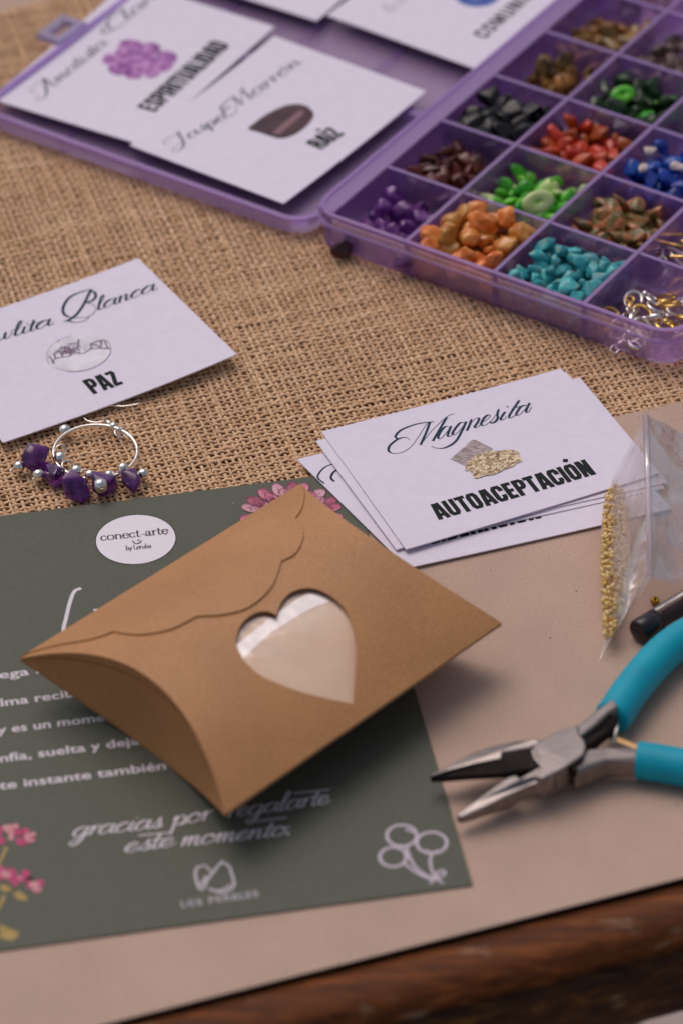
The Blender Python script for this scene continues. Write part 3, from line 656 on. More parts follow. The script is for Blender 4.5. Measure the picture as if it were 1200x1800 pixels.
# outer wall: foot, body, ledge step, rim, inside
loops = [(O(-1.2, 6.5), TB), (O(-.4, 7.), TB+.5), (O(0, 7.4), TB+7.2), (O(.75, 8.), TB+7.5), (O(.75, 8.), TB+8.1), (O(.15, 7.5), TB+8.4), (O(.15, 7.5), RIM), (O(-.95, 6.6), RIM), (O(-1.1, 6.5), TB+1.0)]
v, f, n = shell(loops, '', None, None, fr)
k = len(loops)-1
f.append(tuple(k*n+i for i in range(n))); f.append(tuple(i for i in range(n-1, -1, -1)))
tro = mesh('tray', v, f, M_purple, ogn, smooth=False)
v, f, n = shell([(O(.8, 8.05), TB+7.35), (O(1.0, 8.2), TB+7.6), (O(1.0, 8.2), TB+7.9), (O(.8, 8.05), TB+8.2)], '', None, None, fr)
mesh('ledge', v, f, M_purple2, tro)
v, f, n = shell([(O(.2, 7.55), RIM-.5), (O(.2, 7.55), RIM+.05), (O(-1.0, 6.6), RIM+.05), (O(-1.0, 6.6), RIM-.5)], '', None, None, fr)
mesh('rim', v, f, M_purple2, tro)
def slab(a, b, th, z0, z1, name, M, parent):
    a, b = np.array(a), np.array(b); d = (b-a)/np.linalg.norm(b-a); nn = np.array([-d[1], d[0]])*th/2
    MB().prism([(*(p), z1, z0) for p in (a-nn, b-nn, b+nn, a+nn)]).build(name, M, parent)
for i in (1, 2, 3):
    slab(fr(i*CELL, y0+.3), fr(i*CELL, y1-.3), .95, TB+1.05, RIM-.25, 'divider', M_purple, tro)
    slab(fr(i*CELL, y0+.6), fr(i*CELL, y1-.6), 1.05, RIM-.24, RIM+.02, 'divider_edge', M_purple2, tro)
for j in range(1, 7):
    for i in range(4):
        a_, b_ = (i*CELL+.5 if i else 3.2), ((i+1)*CELL-.5 if i < 3 else x1-.4)
        slab(fr(a_, j*CELL), fr(b_, j*CELL), .95, TB+1.05, RIM-.45, 'divider', M_purple, tro)
        slab(fr(a_, j*CELL), fr(b_, j*CELL), 1.0, RIM-.44, RIM-.2, 'divider_edge', M_purple2, tro)
slab(fr(2.7, y0+1.2), fr(2.7, y1-1.2), 1.0, TB+1.05, RIM-.75, 'inner_wall', M_purple, tro)
slab(fr(.55, y0+2.), fr(.55, y1-2.), 5.2, RIM-.74, RIM-.2, 'hinge_flange', M_purple2, tro)
# lid: shallow tray hinged along the left side
LZ = 6.6
lx1, lx0 = x0-1.6, x0-1.6-(x1-x0)+1.
OL = lambda e, r: rrect(lx0-e, y0-e, lx1+e, y1+e, r)
loops = [(OL(-1.2, 6.5), TB), (OL(-.3, 7.2), TB+.6), (OL(0, 7.4), LZ), (OL(-1.5, 6.2), LZ), (OL(-1.7, 6), TB+1.2)]
v, f, n = shell(loops, '', None, None, fr); k = len(loops)-1
f.append(tuple(k*n+i for i in range(n))); f.append(tuple(i for i in range(n-1, -1, -1)))
M_lid = clear_mat('lilac_lid', (.95, .89, 1.0), (.78, .58, 1.0), .32, gloss=.08, rough=.2)
lid = mesh('lid', v, f, M_lid, ogn)
v, f, n = shell([(OL(.08, 7.5), LZ-.9), (OL(.08, 7.5), LZ+.05), (OL(-1.55, 6.2), LZ+.05), (OL(-1.55, 6.2), LZ-.9)], '', None, None, fr)
mesh('rim', v, f, M_purple2, lid)
for j, wd in ((2.35, 3.6), (4.7, 3.6)): slab(fr(lx0+2, j*CELL), fr(lx1-2, j*CELL), wd, TB+1.22, TB+3.4, 'rib', M_purple2, lid)
for i in (1, 2, 3): slab(fr(lx0+i*CELL, y0+2), fr(lx0+i*CELL, y1-2), 1.2, TB+1.21, TB+2.0, 'rib', M_purple, lid)
for j in (1.0, 6.0):                         # hinges
    MB().tube([(*fr(lx1+1.1, j*CELL-6), LZ-1.), (*fr(lx1+1.1, j*CELL+6), LZ-1.)], 1.0, 10).build('hinge', M_purple2, ogn)
# the latch: a flat loop on the lid's outer side, with a hole
def latch(yc):
    lt = MB(); L0 = lx0-.1
    for a_, b_, c_, d_ in ((-8.6, 0, -6.2, -3.7), (-8.6, 0, 3.7, 6.2), (-8.6, -5.6, -3.69, 3.69), (-2.6, 0, -3.69, 3.69)):
        lt.prism([(*fr(L0+x, yc+y), LZ+.6, LZ-1.4) for x, y in ((a_, c_), (b_, c_), (b_, d_), (a_, d_))])
    lt.build('latch', clear_mat('latch_plastic', (.8, .74, .95), (.72, .62, .92), .62, gloss=.13, rough=.25), lid, bevel=.3)
_p = W(74, 40, LZ)[:2]-TO; latch(float(_p@tbv)); latch(float(_p@tbv)+3.2*CELL)

# cards lying in the lid
zc = TB+4.4
ca, oa_, Ra = card('stone_card', [(-10, 178), (228, -35), (480, 50), (238, 258)], zc-.5, 'white card reading ESPIRITUALIDAD with a purple crystal cluster, in the lid', group=G_CARDS)
cj, oj_, Rj = card('stone_card', [(229, 258), (482, 67), (747, 166), (500, 359)], zc, 'white card reading RAÍZ with a dark maroon stone, in the lid near the hinge', group=G_CARDS)
cb, _, Rb = card('stone_card', [(574, 33), (828, -165), (1085, -70), (828, 119)], zc+.2, 'white card with a blue stone cut off by the top of the picture', group=G_CARDS)
cn, _, Rn = card('stone_card', [(300, -45), None, None, (555, 36)], zc-.1, 'plain white card corner at the top edge above the ESPIRITUALIDAD card', group=G_CARDS)
Z4 = zoomer(40, 0, .31667)
pr = Print(zc-.47); block(pr, 'ESPIRITUALIDAD', Z4([(735, 628)])[0], Z4([(1158, 250)])[0], Z4([(652, 590)])[0]); pr.build('lettering', M_ink2, ca)
pr = Print(zc-.47); write(pr, CUR, 'Amatista', Z4([(130, 520)])[0], Z4([(478, 240)])[0], 2.3, .18, .6, slant=.3); write(pr, CUR, 'Clara', Z4([(510, 175)])[0], Z4([(800, -40)])[0], 2.4, .18, .6, slant=.3); pr.build('script_line', M_ink, ca)
pr = Print(zc-.46); rr = random.Random(4)
for (x, y, a_, b_) in ((600, 255, 70, 32), (710, 270, 55, 32), (490, 330, 45, 32), (560, 300, 45, 36), (640, 320, 70, 40), (800, 320, 60, 36), (540, 380, 60, 36), (620, 400, 50, 40), (700, 350, 60, 36), (770, 365, 60, 34), (715, 405, 45, 26), (640, 365, 70, 36), (690, 305, 45, 30), (575, 345, 45, 30)):
    pr.polypx(Z4([(x+a_*math.cos(t)*(1+.15*rr.random()), y+b_*math.sin(t)*(1+.15*rr.random())) for t in np.linspace(0, 6.28, 11, endpoint=False)]))
pr.build('crystal_picture', mat('print_purple_crystal', (.22, .045, .27), (.55, .26, .55), scale=420, rough=.5, pos=(.38, .62)), ca)
Z6 = zoomer(290, 80, .275)
pr = Print(zc+.03); block(pr, 'RAÍZ', Z6([(1003, 668)])[0], Z6([(1155, 562)])[0], Z6([(908, 625)])[0]); pr.build('lettering', M_ink2, cj)
pr = Print(zc+.03); write(pr, CUR, 'Jaspe', Z6([(90, 640)])[0], Z6([(395, 462)])[0], 2.1, .18, .6, slant=.25); write(pr, CUR, 'Marrón', Z6([(480, 390)])[0], Z6([(880, 118)])[0], 2.3, .18, .6, slant=.25); pr.build('script_line', M_ink, cj)
pr = Print(zc+.03); pr.polypx(Z6(spline([(535, 535), (560, 505), (640, 445), (740, 395), (820, 375), (900, 385), (950, 430), (940, 475), (890, 530), (820, 575), (750, 595), (690, 585), (600, 555)], 3, True))); pr.build('stone_picture', mat('print_maroon_stone', (.035, .016, .03), (.085, .035, .042), scale=160, rough=.5), cj)
pr = Print(zc+.07); pr.polypx(Z6([(685, 565), (700, 545), (850, 420), (888, 415), (885, 440), (735, 568)])); pr.build('stone_highlight', mat('print_rose', (.24, .12, .145), rough=.5), cj)
pr = Print(zc+.23); block(pr, 'COMUNICACIÓN', (852, 69), (1003, -62), (832, 60)); pr.build('lettering', M_ink2, cb)
pr = Print(zc+.23); pr.polypx([(838+42*math.cos(t), -12+24*math.sin(t)) for t in np.linspace(0, 6.28, 24, endpoint=False)]); pr.build('stone_picture', mat('print_blue_stone', (.02, .05, .30), (.10, .18, .5), scale=500, rough=.5), cb)
pr = Print(zc+.23); write(pr, CUR, 'la', (685, 22), (715, 0), 2.0, .1, .22, slant=.2); pr.build('script_line', M_ink, cb)

bow(ca, oa_, Ra, .7, .4); bow(cj, oj_, Rj, .8, .1)

# ------------------------------------------------------------------ stone chips in the compartments
def chip_mesh(seed, dims, npts=16, bev=.22, ang=False):
    r = random.Random(seed); bm = bmesh.new(); dims = [d*1.36 for d in dims]
    for _ in range(npts):
        while True:
            p = Vector((r.uniform(-1, 1), r.uniform(-1, 1), r.uniform(-1, 1)))
            if .55 < p.length < 1.: break
        p.normalize(); p *= r.uniform(.82, 1.05)
        bm.verts.new((p.x*dims[0]*MM, p.y*dims[1]*MM, p.z*dims[2]*MM))
    h = bmesh.ops.convex_hull(bm, input=bm.verts)
    for vv in [x for x in bm.verts if not x.link_faces]: bm.verts.remove(vv)
    bmesh.ops.bevel(bm, geom=list(bm.edges), offset=bev*min(dims)*MM*1.6, segments=2, profile=.6, affect='EDGES', clamp_overlap=True)
    for _ in range(1): bmesh.ops.smooth_vert(bm, verts=bm.verts, factor=.5, use_axis_x=True, use_axis_y=True, use_axis_z=True)
    bmesh.ops.recalc_face_normals(bm, faces=bm.faces)
    for fc in bm.faces: fc.smooth = True
    me = bpy.data.meshes.new('stone_chip'); bm.to_mesh(me); bm.free(); return me
def pebble_mesh(seed, dims, amp=.22):
    r = random.Random(seed); bm = bmesh.new(); bmesh.ops.create_icosphere(bm, subdivisions=2, radius=1); o = Vector((r.random()*50, r.random()*50, 0))
    for q in bm.verts:
        k = 1+amp*noise.noise(q.co*1.1+o)+amp*.5*noise.noise(q.co*2.3+o); c = q.co*k; q.co = Vector((c.x*dims[0], c.y*dims[1], c.z*dims[2]))*MM
    for fc in bm.faces: fc.smooth = True
    me = bpy.data.meshes.new('stone_chip'); bm.to_mesh(me); bm.free(); return me
FLOOR = TB+1.05
def pile(i, j, n, rad, spread=(.5, .5), cen=(.5, .5), seed=1, tries=10, even=False):
    r = random.Random(seed); P = []
    for _ in range(n):
        best = None
        for _ in range(tries):
            gx, gy = (r.uniform(-1, 1), r.uniform(-1, 1)) if even else (max(-1, min(1, r.gauss(0, .55))), max(-1, min(1, r.gauss(0, .55))))
            x = cen[0]*CELL+gx*spread[0]*CELL; y = cen[1]*CELL+gy*spread[1]*CELL
            x = max(rad+1.0+(3.0 if i == 0 else 0), min(CELL-rad-1.0, x)); y = max(rad+1.1, min(CELL-rad-1.0, y)); z = rad*.75
            for q in P:
                d2 = (q[0]-x)**2+(q[1]-y)**2; k = (1.55*rad)**2
                if d2 < k: z = max(z, q[2]+math.sqrt(k-d2)*.72)
            if best is None or z < best[2]: best = (x, y, z)
        P.append(best)
    out = []
    for x, y, z in P:
        q = fr(i*CELL+x, j*CELL+y); out.append((q[0], q[1], FLOOR+z))
    return out
def stones(i, j, n, dims, M, label, group, seed, style='chip', flatten=.6, mats=None, **kw):
    rad = (dims[0]+dims[1]+dims[2])/3*(1.1 if style != 'peb' else 1)
    ms = [(chip_mesh(seed*10+k, [d*random.Random(seed+k).uniform(.85, 1.2) for d in dims], 16 if style == 'chip' else 30) if style != 'peb' else pebble_mesh(seed*10+k, [d*random.Random(seed+k).uniform(.9, 1.15) for d in dims])) for k in range(6)]
    r = random.Random(seed)
    allm = mats or [M]
    for a, me in enumerate(ms): me.materials.append(allm[a % len(allm)])
    for p in pile(i, j, n, rad, seed=seed, **kw):
        o = bpy.data.objects.new(M.name.split('_chip')[0]+'_chip', ms[r.randrange(6)]); COL.objects.link(o); o.location = Vector(p)*MM
        o.rotation_euler = (r.uniform(-flatten, flatten)*1.6, r.uniform(-flatten, flatten)*1.6, r.uniform(0, 6.28)); s = r.uniform(.8, 1.15); o.scale = (s, s, s)
        tag(o, label, 'stone chip', group)
def gem(name, a, b, scale=300, **kw):
    kw.setdefault('rough', .17); kw.setdefault('spec', .5); kw.setdefault('coat', .05); kw.setdefault('rnd', .25)
    return mat(name, a, b, scale=scale, **kw)
G_or = gem('orange_agate', (.52, .13, .012), (.78, .36, .09), 240, sss=.15, rnd=.3)
G_tq = gem('turquoise', (.02, .27, .32), (.09, .47, .48), 400, speck=((.20, .13, .07), 500, .60, .06, .7), rough=.35)
G_gr = gem('green_shell', (.03, .30, .008), (.13, .55, .03), 250); G_gl = gem('pale_green_shell', (.42, .58, .18), (.55, .66, .32), 300)
G_rd = gem('red_jasper', (.34, .03, .006), (.55, .09, .02), 220); G_bl = gem('lapis', (.004, .02, .17), (.015, .06, .40), 300, speck=((.55, .5, .45), 260, .70, .03, .8))
G_un = gem('unakite', (.10, .09, .02), (.46, .16, .06), 300, pos=(.42, .6)); G_am = gem('amethyst_chip', (.16, .02, .26), (.42, .14, .55), 260, trans=.6, rough=.1)
G_ma = gem('mahogany', (.055, .012, .007), (.13, .03, .016), 260); G_bk = gem('onyx', (.004, .003, .005), (.014, .009, .012), 260, rough=.3)
G_ti = gem('tiger_eye', (.05, .02, .006), (.34, .17, .03), 240, stretch=(1, 3, 1)); G_dg = gem('moss_agate', (.004, .012, .004), (.02, .06, .014), 260); G_br = gem('smoky_brown', (.05, .025, .018), (.22, .15, .12), 300)
def where(s): return s
stones(1, 0, 44, (3.2, 2.7, 2.2), G_or, 'orange agate chip in the front compartment, second from the hinge', 'orange chips', 11, 'round', spread=(.5, .46), cen=(.5, .42), even=True)
stones(2, 0, 90, (2.6, 2.0, 1.5), G_tq, 'turquoise chip in the front compartment beside the clasps', 'turquoise chips', 12, spread=(.5, .46), cen=(.5, .44), even=True)
stones(1, 1, 60, (2.9, 2.2, 1.1), G_gr, 'bright green shell chip in the compartment behind the orange chips', 'green chips', 13, 'peb', spread=(.5, .5), cen=(.52, .45), mats=[G_gr, G_gr, G_gl, G_gr, G_gr, G_gr])
stones(1, 2, 44, (3.0, 2.4, 1.7), G_rd, 'red jasper chip in the compartment behind the green chips', 'red chips', 14, spread=(.5, .42), cen=(.55, .45))
stones(2, 1, 48, (3.1, 2.2, 1.5), G_un, 'olive and rust unakite chip in the compartment behind the turquoise', 'olive and rust chips', 15, spread=(.5, .5), cen=(.52, .45))
stones(2, 2, 44, (3.0, 2.4, 1.8), G_bl, 'deep blue lapis chip in the compartment behind the unakite', 'blue chips', 16, spread=(.5, .5), cen=(.5, .5))
stones(0, 0, 15, (2.8, 2.3, 1.9), G_am, 'purple amethyst chip loose in the front compartment next to the hinge', 'amethyst chips in the tray', 17, spread=(.48, .4), cen=(.55, .62), flatten=1)
stones(0, 1, 46, (2.9, 1.9, 1.5), G_ma, 'dark reddish brown chip in the compartment behind the amethyst chips', 'mahogany chips', 18, spread=(.45, .42), cen=(.58, .5))
stones(0, 2, 46, (3.0, 2.3, 1.7), G_bk, 'black onyx chip in the compartment beside the red chips', 'black chips', 19, spread=(.5, .42), cen=(.58, .55))
stones(0, 3, 12, (3.0, 2.4, 1.7), G_ti, 'golden brown tiger eye chip in the sparse compartment behind the black chips', 'tiger eye chips in the sparse compartment', 20, spread=(.42, .22), cen=(.55, .62), flatten=1)
stones(0, 4, 26, (3.1, 1.9, 1.6), G_ti, 'tiger eye chip in the farthest brown compartment beside the lid', 'tiger eye chips at the back', 21, spread=(.5, .42), cen=(.55, .5))
stones(1, 3, 44, (3.0, 2.5, 1.7), G_dg, 'dark green moss agate chip in the compartment behind the red chips', 'dark green chips', 22, spread=(.5, .45), cen=(.5, .5), mats=[G_dg, G_dg, G_dg, G_gr, G_dg, G_dg])
stones(1, 4, 26, (2.8, 2.2, 1.7), G_br, 'greyish brown smoky chip in the compartment behind the dark green chips', 'smoky chips', 23, spread=(.5, .45), cen=(.6, .5))
stones(0, 5, 6, (3.0, 2.3, 1.7), G_bk, 'black chip in the hindmost compartment at the top of the picture', 'black chips at the back', 24, spread=(.5, .45), cen=(.55, .5))
stones(2, 3, 6, (2.8, 2.2, 1.4), G_gr, 'green chip in the compartment behind the blue chips at the right edge', 'green chips at the right edge', 25, spread=(.4, .4), cen=(.5, .5))
# single stones that stand out
def single(me, M, pos, rot, label, group=None, scale=1.):
    me.materials.append(M); o = bpy.data.objects.new('stone_chip', me); COL.objects.link(o); o.location = Vector(pos)*MM; o.rotation_euler = rot; o.scale = (scale,)*3
    tag(o, label, 'stone chip', group); return o
p = W(603, 438, 4.)
single(chip_mesh(301, (3.1, 2.3, 2.2)), gem('garnet', (.03, .004, .012), (.07, .01, .025), 200), p, (.3, .2, 1.), 'dark garnet chip lying on the burlap at the front left corner of the tray')
for k, (px, py) in enumerate(((718, 462), (700, 432))):
    single(chip_mesh(310+k, (4.2, 3.0, 2.2)), G_am, W(px, py-8, FLOOR+2.2), (.3, .3*k, 1.1), 'large dark amethyst chip against the front wall of the tray', 'amethyst chips at the front wall')
def drilled(R, r, flat):                    # flat disc with a hole
    bm = bmesh.new(); N = 22; prof_ = [(.16, .6), (.3, 1), (.7, 1), (.95, .6), (1, 0), (.95, -.6), (.7, -1), (.3, -1), (.16, -.6)]; k = len(prof_); vs = []
    for i in range(N):
        t = 2*math.pi*i/N; q = 1+.12*math.sin(t*2+.4)
        vs.append([bm.verts.new((R*a*q*math.cos(t)*MM, r*a*q*math.sin(t)*MM, flat*b*MM)) for a, b in prof_])
    for i in range(N):
        for j in range(k): bm.faces.new((vs[i][j], vs[(i+1) % N][j], vs[(i+1) % N][(j+1) % k], vs[i][(j+1) % k])).smooth = True
    bmesh.ops.recalc_face_normals(bm, faces=bm.faces)
    me = bpy.data.meshes.new('stone_chip'); bm.to_mesh(me); bm.free(); return me
single(drilled(4.3, 3.3, .7), G_gl, W(945, 355, 9.6), (math.radians(52), .15, .25), 'pale yellow green drilled disc standing among the bright green chips')
single(drilled(3.2, 2.8, .7), G_gr, W(1094, 166, 10.5), (math.radians(30), .1, .1), 'bright green drilled disc on top of the dark green chips')
for k, (px, py, rz) in enumerate(((1142, 266, .6), (1132, 297, .9), (1192, 292, .2))):
    single(chip_mesh(330+k, (2.1, 1.4, 1.0)), gem('pale_stone%d' % k, (.55, .44, .38), (.70, .60, .55), 300), W(px, py, 10.6), (.3, .2, rz), ('white spotted chip at the back of the blue chips', 'tan chip at the left of the blue chips', 'white chip among the blue chips at the right edge')[k])

# clasps and rings in the front right compartment
def finding(kind, M, pos, rot, label, group):
    mb = MB()
    if kind == 'ring': mb.torus((0, 0, 0), 2.3, .42, N=26, n=8)
    elif kind == 'clasp':
        mb.torus((0, 0, 0), 2.1, .55, arc=.86, N=24, n=8, sy=1.35); mb.tube([(2.0, -1.4, 0), (2.2, -2.9, 0), (1.2, -4.0, 0), (.5, -4.6, 0)], [.7, .95, .9, .6], 10); mb.torus((.4, -5.6, 0), 1.0, .32, N=16, n=6)
    elif kind == 'pin': mb.tube([(-6, 0, 0), (6, 0, 0)], .38, 8); mb.sphere((6, 0, 0), .8, 10, 6)
    else: mb.tube(spline([(-4, -2, 0), (-3.5, 2, 0), (-1, 3.4, 0), (1.6, 2.2, 0), (2.2, -1, 0), (2.4, -4, 0)], 5), .36, 8); mb.torus((-4, -3, 0), 1, .3, N=14, n=6)
    me = bpy.data.meshes.new(kind); me.from_pydata([(a*MM, b*MM, c*MM) for a, b, c in mb.v], [], mb.f); me.polygons.foreach_set('use_smooth', [True]*len(me.polygons)); me.materials.append(M)
    nm = {'ring': 'jump_ring', 'clasp': 'lobster_clasp', 'pin': 'head_pin', 'hook': 'ear_hook'}[kind]
    o = bpy.data.objects.new(nm, me); COL.objects.link(o); o.location = Vector(pos)*MM; o.rotation_euler = rot; return tag(o, label, nm.replace('_', ' '), group)
r = random.Random(5)
for k, (px, py, kd, gd) in enumerate(((1112, 528, 'clasp', 0), (1146, 527, 'clasp', 0), (1152, 540, 'ring', 0), (1128, 552, 'clasp', 1), (1170, 524, 'clasp', 1), (1180, 535, 'ring', 1), (1160, 556, 'clasp', 0), (1072, 553, 'clasp', 1), (1060, 575, 'ring', 1), (1085, 580, 'clasp', 0), (1110, 592, 'ring', 0), (1130, 575, 'clasp', 0), (1190, 545, 'clasp', 0), (1118, 600, 'clasp', 0), (1205, 560, 'clasp', 1), (1195, 585, 'ring', 0), (1215, 530, 'clasp', 0), (1150, 570, 'ring', 0), (1168, 575, 'clasp', 1))):
    zz = FLOOR+.7+r.random()*1.8
    mname = 'gold' if gd else 'silver'
    finding(kd, M_gold if gd else M_silver, W(px, py, zz), (r.uniform(-.5, .5), r.uniform(-.5, .5), r.uniform(0, 6.28)),
            f'{mname} {"lobster clasp" if kd == "clasp" else "jump ring"} in the front compartment right of the turquoise', f'{mname} {kd}s in the tray')
for k, (px, py, rz) in enumerate(((1195, 412, .35), (1192, 432, -.15), (1204, 440, 1.5), (1210, 425, 1.3), (1222, 415, .8), (1215, 452, .2))):
    finding('pin', M_gold, W(px, py, 7+k*.5), (.1, .2, rz), 'gold head pin in the right hand compartment behind the clasps', 'gold pins in the tray')
for k in range(4):
    finding('hook', M_silver, W(1188+k*9, 452+4*k, 4.5+k*.5), (.6*k, .4, k*1.3), 'silver ear hook in the right hand compartment behind the clasps', 'silver hooks in the tray')

# ------------------------------------------------------------------ green printed card
GZ = 2.35
gc, _, Rg = card('printed_card', [None, (617, 835), (828, 1548), None], GZ, 'dark green printed thank-you card with flowers, under the pillow box', M=M_green, w=105, d=148, th=.38)
gz = GZ+.03
pr = Print(gz); c0 = W(239, 948, gz)[:2]; rad_ = abs(W(309, 948, gz)[0]-W(169, 948, gz)[0])/2
pr.poly([c0+rad_*np.array([math.cos(t), math.sin(t)]) for t in np.linspace(0, 2*math.pi, 48, endpoint=False)]); badge = pr.build('round_badge', mat('print_pale', (.80, .75, .81), (.83, .78, .84), scale=600, rough=.5), gc)
Z7 = zoomer(150, 890, .15)
M_brn = mat('print_brown', (.045, .022, .03), rough=.5)
pr = Print(gz+.02); pr.ribbon([c0+(rad_+.08)*np.array([math.cos(t), math.sin(t)]) for t in np.linspace(0, 2*math.pi, 64, endpoint=False)], .22, True); pr.build('badge_ring', mat('print_ring', (.03, .02, .035), rough=.6), gc)
pr = Print(gz+.045); write(pr, SER, 'conect-arte', Z7([(185, 402)])[0], Z7([(980, 318)])[0], 1.75, .13, .36, stem=True, n=6)
pr.px(Z7([(558, 405), (575, 428), (608, 438), (645, 425), (660, 400)]), wid=.26); pr.px(Z7([(626, 385), (624, 412)]), n=1, wid=.13); pr.px(Z7([(608, 400), (642, 396)]), n=1, wid=.13); pr.px(Z7([(944, 322), (941, 338)]), n=1, wid=.12)
write(pr, SER, '.by Leruba', Z7([(470, 515)])[0], Z7([(780, 485)])[0], .92, .08, .19, stem=True); pr.build('badge_lettering', M_brn, gc)
pr = Print(gz)
pr.px([(143, 1034), (131, 1040), (123, 1060), (117, 1085), (112, 1110), (120, 1135), (160, 1130)], wid=.9); pr.px([(165, 1073), (172, 1072)], n=1, wid=.9); pr.px([(172, 1072), (185, 1095), (200, 1110), (230, 1085)], wid=.8)
pr.build('title_script', M_wink, gc)
pr = Print(gz)
sans(pr, 'll', 'ega', ' al', (0, 1193), (52, 1186), 1.5*1.35, .012)
sans(pr, 'a', 'lma rec', 'ibe', (3, 1241.5), (106, 1228), 1.5*1.35, .012)
sans(pr, 'Ho', 'y es un mom', 'ento', (-3, 1290), (168, 1269), 1.5*1.35, .012)
sans(pr, 'Co', 'nfía, suelta y de', 'ja', (1, 1340), (222, 1311), 1.5*1.35, .012)
sans(pr, 'es', 'te instante tambié', 'n', (0, 1388), (275, 1354), 1.5*1.35, .012)
pr.build('body_text', M_wink, gc)
pr = Print(gz); Z8 = zoomer(90, 1360, .43333)
write(pr, CUR, 'gracias', Z8([(85, 256)])[0], Z8([(445, 218)])[0], 2.75, .27, .46, slant=.4)
write(pr, CUR, 'por', Z8([(490, 212)])[0], Z8([(650, 185)])[0], 2.75, .27, .46, slant=.4)
write(pr, CUR, 'regalarte', Z8([(715, 180)])[0], Z8([(1125, 122)])[0], 2.75, .27, .46, slant=.4)
write(pr, CUR, 'este', Z8([(295, 322)])[0], Z8([(495, 295)])[0], 2.75, .27, .46, slant=.4)
write(pr, CUR, 'momento.', Z8([(525, 296)])[0], Z8([(972, 248)])[0], 2.75, .27, .46, slant=.4)
pr.px(Z8([(355, 252), (490, 240)]), n=1, wid=.35); pr.px(Z8([(985, 82), (1130, 66)]), n=1, wid=.35); pr.px(Z8([(830, 195), (955, 180)]), n=1, wid=.35); pr.px(Z8([(955, 245), (965, 243)]), n=1, wid=.9)
pr.build('thanks_script', M_wink, gc)
pr = Print(gz)
pr.px(Z8([(602, 374), (586, 395), (592, 440), (606, 468), (622, 458), (636, 428), (660, 398), (676, 376), (696, 362), (722, 376), (736, 415), (742, 450), (722, 474), (684, 481), (640, 466)]), wid=.62); pr.px(Z8([(600, 380), (622, 372), (640, 386), (655, 405)]), wid=.45); pr.px(Z8([(696, 362), (690, 350)]), n=1, wid=.4); pr.px(Z8([(600, 455), (615, 440), (630, 415)]), wid=.55); pr.px(Z8([(660, 476), (700, 470), (728, 450)]), wid=.5)
for s_, a_, b_ in (('LOS', (527, 544), (622, 531)), ('PERALES', (640, 528), (850, 499))):
    write(pr, IMP, s_, Z8([a_])[0], Z8([b_])[0], 2.05, .30, smooth=False)
pr.build('pear_logo', mat('print_dim_white', (.52, .48, .53), rough=.5), gc)
pr = Print(gz); Z9 = zoomer(640, 1430, .16667)
for cx_, cy_, rx_, ry_ in ((392, 232, 158, 112), (708, 308, 158, 112), (300, 458, 140, 102)):
    pr.px(Z9([(cx_+rx_*math.cos(t), cy_+ry_*math.sin(t)) for t in np.linspace(0, 2*math.pi, 14, endpoint=False)]), n=4, wid=.72, closed=True)
for q in ([(440, 345), (480, 470), (570, 600), (740, 700)], [(710, 410), (690, 500), (705, 580), (740, 680)], [(420, 525), (520, 605), (640, 670), (740, 700)], [(740, 690), (770, 620), (830, 605), (845, 640), (800, 665), (745, 690)], [(690, 740), (745, 690), (830, 735)], [(700, 700), (790, 690)], [(370, 330), (440, 350), (500, 310)], [(640, 390), (710, 415), (780, 390)], [(430, 170), (480, 180), (510, 205)]):
    pr.px(Z9(q), n=4, wid=.62)
pr.build('balloon_drawing', mat('print_lilac', (.56, .48, .56), rough=.5), gc)
# printed flowers
def petals(cx_, cy_, rings, seed, sx=1., sy=.62):
    r = random.Random(seed); A = [Print(gz+.002*k) for k in range(3)]; global OUTL; OUTL = Print(gz+.17)
    for li, (rad0, n_, ln, wd) in enumerate(rings):
        for k in range(n_):
            t = 2*math.pi*(k+r.random()*.4)/n_; u = (math.cos(t), math.sin(t)); q = []
            for s in np.linspace(0, 2*math.pi, 10, endpoint=False):
                a_ = rad0+ln*(.5+.5*math.cos(s)); b_ = wd*math.sin(s)*(1+.15*r.random()); q.append((cx_+(u[0]*a_-u[1]*b_)*sx, cy_+(u[1]*a_+u[0]*b_)*sy))
            A[(k+li) % 3].polypx(q)
            if li < 2 or k % 2: OUTL.px(q, n=2, wid=.13, closed=True)
            OUTL.px([(cx_+u[0]*(rad0+2)*sx, cy_+u[1]*(rad0+2)*sy), (cx_+u[0]*(rad0+ln*.7)*sx, cy_+u[1]*(rad0+ln*.7)*sy)], n=1, wid=.10)
    return A
M_pk = [mat('petal_rose', (.52, .11, .21), (.66, .24, .35), scale=500, rough=.5), mat('petal_pale', (.58, .26, .33), (.70, .40, .46), scale=500, rough=.5), mat('petal_deep', (.30, .06, .12), (.48, .14, .21), scale=500, rough=.5)]
for a_, mm in zip(petals(512, 907, [(56, 19, 35, 10.5), (44, 17, 32, 9.5), (28, 14, 30, 9), (10, 10, 28, 8)], 3, 1., .66), M_pk): a_.build('flower_print', mm, gc)
OUTL.build('petal_outlines', mat('petal_line', (.22, .04, .09), rough=.6), gc)
M_mg = [mat('petal_magenta', (.42, .03, .12), (.55, .08, .20), scale=500, rough=.5), mat('petal_pink', (.55, .20, .24), (.65, .32, .32), scale=500, rough=.5)]
rr = random.Random(9); A, B_, Y = Print(gz), Print(gz+.04), Print(gz+.02)
Z10 = zoomer(0, 1430, .13333)
